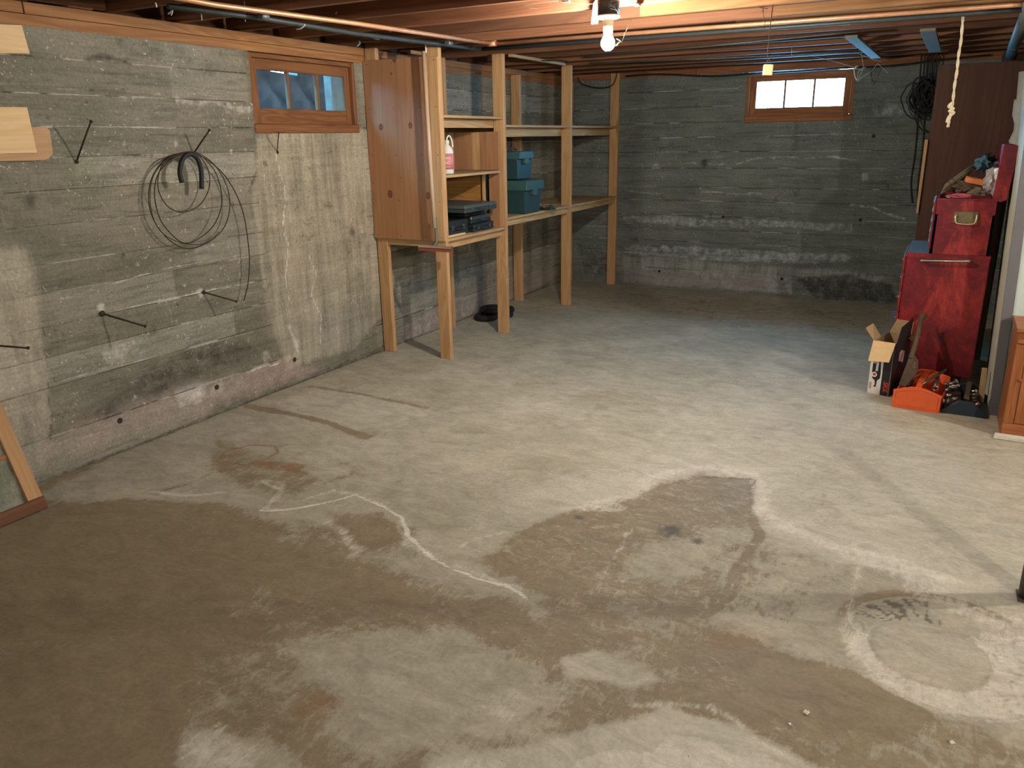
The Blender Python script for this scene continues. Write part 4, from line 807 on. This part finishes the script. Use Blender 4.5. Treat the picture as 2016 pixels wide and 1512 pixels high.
link('hanging_end',tube(smooth_pts([atY(x,y,7.6)-cb for x,y in ((1808,215),(1806,260),(1801,310),(1794,360),(1797,400))],4),.008,6),BLACK,wbn)
# cobwebs
cw=thing('cobweb',atY(1700,120,6.9),'grey cobweb strands near the back window head','cobweb',kind='stuff'); cb=cw.location.copy(); bm=bmesh.new()
def strand(pl,y,r=.0022): add_tube(bm,[p-cb for p in smooth_pts([atY(a_+rg.uniform(-1,1),b_+rg.uniform(-1,1),y) for a_,b_ in pl],4)],r,4)
for pl in ([(1560,100),(1600,110),(1660,126),(1700,140)],[(1700,130),(1695,145),(1688,160)],[(1705,133),(1690,140),(1687,158)],[(1728,125),(1715,140),(1700,150),(1688,160)],[(1728,125),(1742,138),(1748,144)],[(1600,72),(1650,78),(1700,92)],[(1560,112),(1610,104),(1690,100)],[(1690,70),(1700,130)],[(1665,95),(1720,118),(1735,122)]): strand(pl,7.3)
strand([(1690,129),(1683,135),(1682,150),(1686,158)],7.3,.006); strand([(1560,113),(1557,105),(1561,85)],6.6,.002)
link('strands',done(bm),WEB,cw)['kind']='stuff'
cw2=thing('cobweb',atY(1170,6,3.6),'cobweb strands around the lamp box','cobweb',kind='stuff'); cb=cw2.location.copy(); bm=bmesh.new()
for pl in ([(1030,12),(1060,6),(1100,3)],[(1105,2),(1150,8),(1185,4)],[(1190,16),(1215,22),(1218,35)],[(1060,18),(1040,16)],[(1190,4),(1230,0)],[(1195,10),(1210,15),(1218,30)]): strand(pl,3.66,.0009)
strand([(1105,-3),(1112,3),(1120,2)],3.6,.006)
link('strands',done(bm),WEB,cw2)['kind']='stuff'
cw3=thing('cobweb',atY(480,20,3.0),'white cobweb wisps hanging from the pipes at upper left','cobweb',kind='stuff'); cb=cw3.location.copy(); bm=bmesh.new()
for pl,y,r in (([(480,3),(481,15),(482,42)],2.95,.0025),([(583,58),(592,55),(600,48)],3.2,.004),([(330,28),(340,22),(336,30)],2.4,.003),([(395,20),(398,40)],2.7,.002),([(660,28),(664,24)],3.4,.004),([(702,92),(708,86),(706,80)],4.2,.004),([(306,5),(309,15)],2.4,.003)): strand(pl,y,r)
link('strands',done(bm),WEB,cw3)['kind']='stuff'
#@@RIGHT
# ---------------------------------------------------------------- right-hand group
Yc=5.24
TC=Vector((.06,Yc+.33,0)); rc=thing('rolling_tool_cabinet',TC,'worn red steel rolling tool cabinet, side with push handle facing the room','tool cabinet')
BX('body',(-.150,Yc,.075),(.282,Yc+.66,.797),RED,rc,TC,.006)
BX('top_mat',(-.150,Yc+.012,.7975),(-.036,Yc+.65,.803),simple('blue_grey_mat',(.10,.12,.12),.7),rc,TC,.001)
BX('top_rim',(-.156,Yc-.001,.785),(.283,Yc+.011,.806),RED,rc,TC,.002)
for i,(z0,z1) in enumerate(((.09,.30),(.31,.43),(.44,.56),(.57,.67),(.68,.78))):
    dr=BX('drawer',(-.166,Yc+.02,z0),(-.151,Yc+.64,z1),RED,rc,TC,.003); BX('drawer_pull',(-.015,-.25,.02),(-.006,.25,.032),CHROME,dr,(0,0,0),.001)
for x in (-.10,.22):
    for y in (Yc+.07,Yc+.58):
        w_=link('caster',lathe([(0,-.012),(.03,-.012),(.033,-.006),(.033,.006),(.03,.012),(0,.012)],16),BLACK,rc,Vector((x,y,.037))-TC,(0,math.pi/2,0))
h0=atY(1815,512,Yc-.045)-TC; h1=atY(1906,514,Yc-.045)-TC
link('push_handle',tube(smooth_pts([h0+Vector((0,.045,.0)),h0+Vector((.0,.012,0)),h0+Vector((.012,0,0)),h1+Vector((-.012,0,0)),h1+Vector((0,.012,0)),h1+Vector((0,.045,0))],3),.009,10),CHROME,rc)
UC=Vector((.11,Yc+.30,.8065)); uc=thing('top_tool_chest',UC,'worn red top chest with open lid standing on the rolling cabinet','tool chest')
U0,U1,Z0,Z1=-.030,.268,.8065,1.125
bm=bmesh.new(); Y1=Yc+.60; t_=.012
for lo,hi in (((U0,Yc+.002,Z0),(U1,Yc+.002+t_,Z1)),((U0,Y1-t_,Z0),(U1,Y1,Z1)),((U0,Yc,Z0),(U0+t_,Y1,Z1)),((U1-t_,Yc,Z0),(U1,Y1,Z1)),((U0,Yc,Z0),(U1,Y1,Z1-.09))): add_box(bm,Vector(lo)-UC,Vector(hi)-UC)
link('body',done(bm),RED,uc); BX('rim_strip',(U0-.001,Yc-.002,Z1-.012),(U1+.001,Yc+.004,Z1),RED,uc,UC,.001)
for z0 in (.83,.89,.95,1.01,1.06):
    dr=BX('drawer',(U0-.014,Yc+.02,z0),(U0-.001,Y1-.02,z0+.045),RED,uc,UC,.002); BX('drawer_pull',(-.012,-.25,.008),(-.006,.25,.018),BRASS,dr,(0,0,0),.001)
ld=link('lid',prism([(.244,1.118),(.285,1.108),(.312,1.122),(.333,1.395),(.322,1.412),(.300,1.420),(.262,1.424),(.255,1.415)],'y',Yc+.0,Y1,.004),RED,uc,-UC)
pa=atY(1878,416,Yc);pb=atY(1924,440,Yc); pl_=BX('handle_plate',(pa.x,Yc-.004,pb.z),(pb.x,Yc+.001,pa.z),simple('dull_brass_plate',(.17,.135,.075),.5,.6,.5,60),uc,UC,.002)
for s in (-.3,.3): link('rivet',lathe([(0,0),(.005,0),(.003,.003),(0,.004)],10),STEEL,pl_,((pb.x-pa.x)*s,-.002,.002),(math.pi/2,0,0))
hx0,hx1=pa.x+.012,pb.x-.008; hz=pa.z-.012
link('bail_handle',tube(smooth_pts([Vector((hx0,Yc-.008,hz))-UC,Vector((hx0+.002,Yc-.02,hz-.04))-UC,Vector((hx0+.02,Yc-.022,hz-.055))-UC,Vector((hx1-.02,Yc-.022,hz-.055))-UC,Vector((hx1-.002,Yc-.02,hz-.04))-UC,Vector((hx1,Yc-.008,hz))-UC],3),.0048,8),simple('polished_brass',(.62,.52,.34),.35,.8,.2,40),uc)
# pile in the open chest
zt=1.125
def blob(name,c,r,mat,label,cat,seed,am=.35,sub=3,rot=(0,0,0),sq=1.):
    bm=bmesh.new(); bmesh.ops.create_icosphere(bm,subdivisions=sub,radius=1)
    from mathutils import noise as mn
    for v in bm.verts:
        n_=mn.fractal(v.co*1.7+Vector((seed*3.1,seed,0)),.9,2.1,4); k=1+am*n_; v.co=Vector((v.co.x*r[0]*k,v.co.y*r[1]*k,v.co.z*r[2]*k))
    for f in bm.faces: f.smooth=(am<.3)
    return setp(link(name,done(bm),mat,None,c,rot),label,cat)
setp(link('orange_block',box_me((.098,.05,.032),.004),simple('orange_foam',(.62,.20,.07),.8),None,atY(1919,356,Yc+.10),(.1,.22,.15)),'orange rectangular block lying on the pile in the red chest','block')
blob('plastic_bag',atY(1955,361,Yc+.09),(.050,.06,.074),simple('crumpled_clear_plastic',(.42,.38,.38),.22,0,.7,25,spec=.9,bstr=.9),'crumpled clear plastic bag at the right of the pile in the red chest','bag',3,.5)
blob('blue_rag',atY(1932,324,Yc+.2),(.040,.05,.036),simple('blue_cloth',(.07,.17,.22),.9),'small blue rag on top of the pile in the red chest','rag',5,.9)
blob('grey_cloth',atY(1960,326,Yc+.22),(.045,.05,.018),simple('grey_blue_cloth',(.10,.11,.14),.9),'grey blue cloth behind the clear bag in the red chest','rag',8,.9)
blob('dark_rag',atY(1942,312,Yc+.30),(.04,.04,.03),simple('black_cloth',(.03,.025,.025),.9),'dark rag at the peak of the pile in the red chest','rag',9,.9)
blob('brown_pouch',atY(1900,368,Yc+.12),(.07,.06,.035),LEATHER,'brown leather lump under the brush in the red chest','pouch',12,.7)
blob('parts_bag',atY(1925,378,Yc+.06),(.045,.03,.022),simple('brown_bits',(.16,.12,.09),.35,0,.6,80),'clear bag of brown parts under the orange block','bag',14,.6)
blob('pink_rag',atY(1890,386,Yc+.05),(.06,.03,.014),simple('pink_cloth',(.42,.08,.11),.8),'pink rag along the front rim of the red chest','rag',15,.4)
setp(link('paint_scraper',prism([(0,0),(.07,.02),(.075,.012),(.02,-.012)],'y',0,.012,.001),simple('pale_blue_metal',(.3,.4,.42),.35,.6),None,atY(1860,386,Yc+.05)),'pale blue blade at the left end of the red chest rim','tool')
wb_c=atY(1885,353,Yc+.14); wk=thing('whisk_brush',wb_c,'bundle of brown bristles, old hand brush, on the pile','brush'); d_=(atY(1911,335,Yc+.2)-atY(1856,372,Yc+.1)); 
for i in range(46):
    a_=rg.uniform(0,6.28); rr_=rg.uniform(.004,.038); off=Vector((math.sin(a_)*rr_*.3,math.cos(a_)*rr_,math.sin(a_)*rr_))
    if i==0: bmw=bmesh.new()
    add_tube(bmw,[-d_*.5+off*.8,off*1.1,d_*.5+off*1.15],.0045,5)
setp(link('bristles',done(bmw),simple('bristle_brown',(.16,.13,.08),.9),wk),kind='stuff')
for t in (-.35,-.2): 
    dn=d_.normalized(); u_=dn.orthogonal().normalized(); v_=dn.cross(u_); link('binding_wire',tube([d_*t+(u_*math.cos(q_)+v_*math.sin(q_))*.036 for q_ in [i*math.pi/6 for i in range(12)]],.002,5,True),RUST,wk)
# dark brown sheet, strip
setp(BX('brown_plywood_sheet',(-.137,6.02,.0),(.36,6.04,1.897),BRNP),'tall dark brown plywood sheet standing behind the red tool chests','panel')
setp(link('wood_strip',prism([(-.151,.97),(-.138,.97),(-.138,1.442),(-.158,1.444)] ,'y',6.0,6.018,.001),POST['z']),'light wood strip along the left edge of the brown sheet','wood strip')
bp=setp(BX('grey_board',(-.215,5.93,0),(-.17,5.96,.31),GREYP),'grey board end standing left of the red cabinet near the floor','board')
# painted partition corner
PB=Vector((.371,4.81,0)); pt=thing('painted_partition',PB,'mint and cream painted panelled partition corner with grey frame, right of the tool cabinet','partition')
lx=lambda z:-.035*z
def lean(n,x0,x1,y0,y1,z0,z1,m): return link(n,prism([(x0+lx(z0),z0),(x1+lx(z0),z0),(x1+lx(z1),z1),(x0+lx(z1),z1)],'y',y0,y1,.001),m,pt)
lean('side_panel',0.001,1.4,.014,.66,0,2.07,CREAM)
lean('stile',-.001,.048,-.004,.0135,.085,2.07,GREYP); lean('base_board',-.003,1.4,-.010,.0135,0,.084,GREYP); lean('mid_rail',-.0+.049,1.4,-.004,.0135,1.24,1.33,GREYP)
setp(lean('inset_panel',-.0+.049,1.4,.004,.0135,.085,1.239,MINT),'mint green panel'); lean('inset_panel',-.0+.049,1.4,.004,.0135,1.331,2.07,CREAM)
# wrapped pipe
wp=thing('wrapped_pipe',atY(2010,300,5.9),'pale wrapped heating pipe rising at the right edge beside the brown sheet','pipe'); cb=wp.location.copy()
link('tube',tube([atY(x,y,5.9)-cb for x,y in ((1998,420),(2006,330),(2012,250),(2022,140))],lambda t:.042,14),TAPE,wp)
link('wrap',tube([atY(x,y,5.86)-cb for x,y in ((2008,296),(2007,275),(2010,250),(2012,225),(2016,195))],lambda t:.045+.015*math.sin(t*9),10),TAPE,wp)
# wooden chest of the right edge
CB=Vector((.41,4.456,0)); wc=thing('wooden_cupboard',CB,'reddish brown varnished low wooden cupboard cut by the right edge','cupboard')
link('carcass',prism([(.0,.0),(.9,.0),(.9,.545),(.002,.545)],'y',.012,.32,.003),CABW['z'],wc)
BX('stile',(.0,0,.075),(.045,.011,.49),CABW['z'],wc); BX('base_rail',(0,-.003,0),(.9,.011,.074),CABW['x'],wc); BX('top_rail',(.0,-.006,.491),(.9,.011,.512),CABW['x'],wc,bev=.004)
dp=BX('door_panel',(.047,.003,.077),(.45,.0115,.488),CABW['z'],wc); link('knob',lathe([(0,0),(.006,0),(.012,.012),(.0,.016)],12),CABW['x'],dp,atY(2009,748,4.45)-Vector((.41+.2485,4.463,.2825))+Vector((0,-.0,0)),(math.pi/2,0,0))
link('top_board',prism([(-.012,.548),(.91,.548),(.91,.566),(-.012,.566)],'y',-.012,.33,.004),CABW['x'],wc)
setp(link('floor_strip',prism([(.378,4.405),(1.2,4.36),(1.2,4.43),(.385,4.447)],'z',.002,.022,.002),simple('chipped_white_paint',(.62,.60,.52),.7)),'chipped white wooden strip on the floor in front of the cupboard','wood strip')
setp(link('short_wood_stake',prism([(-.016,0),(.016,0),(.012,.20),(-.014,.20)],'y',0,.03,.002),SHELFW['z'],None,(.338,5.02,.0),(.0,-.03,0)),'short brown wood stake standing against the partition behind the dark tote','stake')
#@@BOX
# power-tool carton
bx=thing('tool_carton',(-.196,4.925,0),'open black and white power tool carton with flaps up, beside the orange tote','box',rot=(0,0,-.26))
cw_,cd,ch=.125,.27,.325
BK=simple('black_print',(.012,.012,.014),.5); WH=simple('white_print_board',(.62,.60,.56),.6,0,.08); RDI=simple('red_print',(.55,.04,.03),.55); 
bm=bmesh.new(); t_=.003; x0,x1=-cw_/2,cw_/2
for lo,hi in (((x0,0,0),(x1,t_,ch)),((x0,cd-t_,0),(x1,cd,ch)),((x0,0,0),(x0+t_,cd,ch)),((x1-t_,0,0),(x1,cd,ch)),((x0,0,0),(x1,cd,t_))): add_box(bm,lo,hi)
link('carton_wall',done(bm),CARDD,bx)
BX('front_print',(x0,-.0008,0),(x0+.072,-.0001,ch),WH,bx,bev=0); BX('front_print',(x0+.0725,-.0008,0),(x1,-.0001,ch),BK,bx,bev=0); BX('side_print',(x1+.0001,0,0),(x1+.0008,cd,ch),BK,bx,bev=0)
# printed picture of a drill (flat print on the carton)
def flat(name,poly,mat,y=-.0012): return link(name,prism(poly,'y',y,y+.0003),mat,bx)
dp=[(.030,.045),(.045,.045),(.048,.085),(.062,.10),(.064,.13),(.056,.215),(.063,.235),(.040,.255),(.030,.238),(.018,.225),(.014,.20),(.014,.12),(.020,.095),(.034,.085),(.038,.06)]
flat('printed_drill',[(x0+a_,b_) for a_,b_ in dp],BK); flat('printed_drill_body',[(x0+a_,b_) for a_,b_ in ((.033,.14),(.046,.145),(.048,.19),(.042,.228),(.034,.225))],WH,-.0015)
for c_,r_,m_ in (((.028,.120),.016,WH),((.029,.121),.009,RDI),((.022,.195),.008,WH),((.022,.195),.004,BK)):
    flat('printed_disc',[(x0+c_[0]+r_*math.cos(i*math.pi/8),c_[1]+r_*math.sin(i*math.pi/8)) for i in range(16)],m_,-.0018 if m_ is not WH else -.0016)
flat('printed_block',[(x0+.008,.262),(x0+.026,.262),(x0+.024,.29),(x0+.008,.29)],RDI); flat('printed_nozzle',[(x0+.045,.262),(x0+.062,.25),(x0+.056,.285),(x0+.042,.28)],BK,-.0014)
flat('printed_block',[(x0+.006,.03),(x0+.02,.03),(x0+.02,.07),(x0+.006,.07)],simple('faint_red_print',(.45,.25,.2),.6)); flat('printed_strip',[(x0+.086,.262),(x0+.110,.262),(x0+.110,.292),(x0+.086,.292)],WH)
text('SKIL',.036,RDI,bx,(x0+.099,-.0012,.055),(math.pi/2,math.pi/2,0),'lettering',.0003,.3)
flat('printed_edge',[(x1-.007,.0),(x1-.0055,.0),(x1-.0055,ch),(x1-.007,ch)],simple('tan_edge',(.45,.33,.2),.7),-.0012)
link('side_label',prism([(.09,.20),(.175,.175),(.18,.245),(.12,.262),(.09,.25)],'x',x1+.001,x1+.0014),simple('pink_label_print',(.42,.24,.24),.7),bx)
def flap(name,pts,mat):
    bm=bmesh.new(); P_=[Vector(p) for p in pts]; n_=(P_[1]-P_[0]).cross(P_[2]-P_[0]).normalized()*.0025
    A=[bm.verts.new(p) for p in P_]; B=[bm.verts.new(p-n_) for p in P_]; bm.faces.new(A); bm.faces.new(B[::-1]); k=len(P_)
    for i in range(k): bm.faces.new((A[i],B[i],B[(i+1)%k],A[(i+1)%k]))
    return link(name,done(bm),mat,bx)
flap('flap',[(x0,-.002,ch),(x1,-.002,ch),(x1-.008,-.052,ch-.105),(x0+.002,-.055,ch-.115)],CARD)
flap('flap',[(x0,.004,ch),(x0,cd*.45,ch),(x0-.05,cd*.42,ch+.075),(x0-.062,.03,ch+.06)],CARDD)
setp(flap('flap',[(x1,.02,ch),(x1,cd-.01,ch),(x1+.006,cd-.02,ch+.11),(x1+.004,.06,ch+.085)],BK),'black printed flap')
flap('flap',[(x0,cd,ch),(x1,cd,ch),(x1-.01,cd+.05,ch+.07),(x0+.02,cd+.05,ch+.075)],CARDD)
flap('flap',[(x1,cd-.05,ch-.01),(x1,cd,ch-.01),(x1+.055,cd+.0,ch-.005),(x1+.04,cd-.06,ch-.03)],CARDD)
# totes
def tote(base,w,l,h,hp,mat,label,rot):
    T=thing('tool_tote',base,label,'tool tote',rot=(0,0,rot))
    def end(y0,y1,nm): 
        poly=[(-w*.48,0),(w*.48,0),(w*.5,h),(w*.14,hp),(-w*.14,hp),(-w*.5,h)]
        return link(nm,prism(poly,'y',y0,y1,.002),mat,T)
    end(0,.006,'end_panel'); end(l-.006,l,'end_panel')
    hh=h*.72; bm=bmesh.new()
    for s in (-1,1): add_box(bm,(s*w*.48-.003,.0061,.002),(s*w*.48+.003,l-.0061,hh))
    add_box(bm,(-w*.47,.0061,0),(w*.47,l-.0061,.004)); link('tray',done(bm),mat,T)
    return T
ot=tote((.01,4.715,0),.245,.42,.103,.132,ORANGE,'orange steel open tool tote with raised end panel','0' and .0); ot.rotation_euler[2]=-.10
bm=bmesh.new(); pl_=[(-.105,.018),(.105,.018),(.108,.092),(.03,.116),(-.03,.116),(-.108,.092)]
link('embossed_rim',tube([(a_,-.001,b_) for a_,b_ in pl_],.0022,6,True),ORANGE,ot)
link('carry_bar',prism([(.004,.122),(.07,.140),(.34,.146),(.415,.122),(.415,.118),(.34,.140),(.07,.134),(.004,.116)],'x',-.015,.015,.001),ORANGE,ot)
bt=tote((.25,4.725,0),.225,.36,.016,.085,NAVY,'navy black open tool tote full of sockets and wrenches',-.06)
link('carry_bar',box_me((.026,.34,.012),.002),LEATHER,bt,(0,.18,.098))
def tool_piece(name,a_,b_,r_,mat,label,cat,cap=None):
    a_=Vector(a_);b_=Vector(b_); T=thing(name,a_,label,cat); link('shaft',tube([(0,0,0),(b_-a_)*.5,b_-a_],r_,10),mat,T)
    return T,a_,b_
# leather-wrapped hand axe / mallet standing in the tote
T=thing('leather_tool_sheath',atY(1795,705,4.95),'brown leather-sheathed tool with long wooden handle standing in the orange tote','tool'); cb=T.location.copy(); f5=lambda x,y,d:atY(x,y,d)-cb
link('handle',tube(smooth_pts([f5(1793,706,4.98),f5(1798,690,5.0),f5(1806,660,5.06),f5(1813,632,5.12),f5(1819,619,5.15)],4),lambda t:.014+.006*(t>.85)+.006*max(0,.2-t)*4,10),SHELFW['z'] if 0 else LEATHER,T)
def sheet(pl,y0,y1,th,mat,nm): 
    P_=[f5(x,y,y0+(y1-y0)*k) for x,y,k in pl]; bm=bmesh.new(); n_=Vector((0,th,0)); A=[bm.verts.new(p) for p in P_]; B=[bm.verts.new(p+n_) for p in P_]; bm.faces.new(A); bm.faces.new(B[::-1]); k=len(P_)
    for i in range(k): bm.faces.new((A[i],B[i],B[(i+1)%k],A[(i+1)%k]))
    bmesh.ops.bevel(bm,geom=bm.edges[:],offset=.004,segments=1,affect='EDGES'); return link(nm,done(bm),mat,T)
sheet([(1769,758,0),(1783,762,0),(1793,752,.2),(1806,735,.3),(1808,712,.6),(1797,697,1),(1789,700,1),(1783,722,.6)],4.83,4.99,.03,LEATHER,'sheath')
sheet([(1796,712,.5),(1805,714,.5),(1803,728,.3),(1794,726,.3)],4.81,4.90,.02,LEATHER,'pouch_flap')
a_=Vector(atY(1815,755,4.86)); T,_,_=tool_piece('steel_bar',atY(1815,757,4.84),atY(1862,728,5.02),.0085,STEEL,'plain grey steel bar lying diagonally across the orange tote','bar')
T=thing('box_wrench',atY(1842,762,4.84),'pipe-ended socket wrench at the right side of the orange tote','wrench'); d_=atY(1846,740,5.0)-atY(1842,762,4.84)
link('shaft',tube([(0,0,0),d_],.010,12),STEEL,T); link('socket_ring',tube([-d_*.12+Vector((math.cos(i*math.pi/8)*.013,0,math.sin(i*math.pi/8)*.013)) for i in range(16)],.004,6,True),CHROME,T)
T=thing('black_hammer',(-.04,4.86,.075),'dark tool lying in the bottom of the orange tote','tool'); link('head',box_me((.03,.08,.03),.005),BLACKP,T,(0,.0,0)); link('handle',tube([(0,0,0),(.02,.18,.0)],.009,8),BLACKP,T)
socks=[(1864,768,4.82,.010,.03,.6),(1873,755,4.88,.009,.05,.9),(1880,760,4.84,.009,.045,1.4),(1876,763,4.82,.008,.04,1.7),(1862,757,4.90,.010,.03,.2),(1884,752,4.93,.008,.04,-.5),(1868,778,4.77,.009,.026,1.5),(1858,790,4.75,.008,.03,.1),(1866,790,4.75,.008,.03,.2),(1880,785,4.76,.010,.03,1.4),(1918,770,4.87,.009,.03,1.3),(1920,777,4.84,.009,.03,1.4),(1917,784,4.81,.009,.03,1.5),(1918,790,4.79,.009,.028,1.6),(1923,796,4.77,.009,.028,.8),(1922,806,4.75,.008,.02,1.2),(1928,810,4.745,.008,.018,.4),(1906,800,4.76,.009,.03,.3)]
SOCKL=['small socket in the navy tote, ring end up at its left rim','steel socket leaning in the back left of the navy tote','steel socket lying crosswise, left half of the navy tote, upper one',
'steel socket lying crosswise just under the upper one in the navy tote','steel socket at the back left corner of the navy tote','steel socket close to the left of the navy tote carry bar','shiny chrome socket in the left half of the navy tote',
'lowest steel socket at the left edge of the navy tote','steel socket standing in the front left of the navy tote','stubby steel socket in front left beside the navy tote carry bar','hindmost of the row of sockets in the right half of the navy tote',
'second socket from the back in the right half of the navy tote','third socket from the back in the right half of the navy tote','fourth socket from the back in the right half of the navy tote','fifth socket from the back in the right half of the navy tote',
'bright chrome socket near the front right slope of the navy tote','smallest bright chrome socket, lowest at the front right of the navy tote','steel socket just right of the navy tote carry bar']
for i,(px,py,yy,r_,l_,an) in enumerate(socks):
    c_=atY(px,py,yy); mt=CHROME if i in (6,15,16) or i%4==2 else STEEL
    me=lathe([(r_*.6,l_/2),(r_,l_/2),(r_,-l_/2),(r_*.6,-l_/2),(r_*.6,l_/2)],12)
    o=link('socket',me,mt,None,c_,(0,an,.2)); setp(o,SOCKL[i],'socket','sockets in the navy tote')
    # heap support below
for nm,lo,hi,lab in (('parts_tray',(.15,4.75,.006),(.237,5.05,.045),'dark parts tray filling the left half of the navy tote'),('parts_tray',(.263,4.75,.006),(.335,5.05,.04),'dark parts tray filling the right half of the navy tote')):
    setp(BX(nm,lo,hi,RUST,bev=.008),lab,'tray')
# ---------------------------------------------------------------- timber post at the right edge
cl_=thing('support_column',(.427,2.812,0),'dark brown round support column standing on the floor at the right edge','column')
DKC=simple('brown_column_paint',(.07,.05,.035),.7,0,.4,20)
link('shaft',lathe([(0,.006),(.036,.006),(.037,.05),(.037,2.07),(0,2.07)],24),DKC,cl_); link('base_plate',box_me((.078,.078,.006),.001),DKC,cl_,(0,0,.003)); link('top_plate',box_me((.12,.12,.010),.001),DKC,cl_,(0,0,2.077))
# debris
for i,(x,y,r_,lab) in enumerate(((1587,1402,.0075,'larger white plaster crumb on the floor near the bottom right'),(1555,1425,.004,'small grey-white plaster crumb left of the larger one'),(1874,1461,.006,'curled white paper crumb right of the wet brown patch'))):
    o=blob('plaster_crumb',atF(x,y,.006),(r_,r_*.8,r_*.7),WHITEP,lab,'debris',i+30,.6,2)
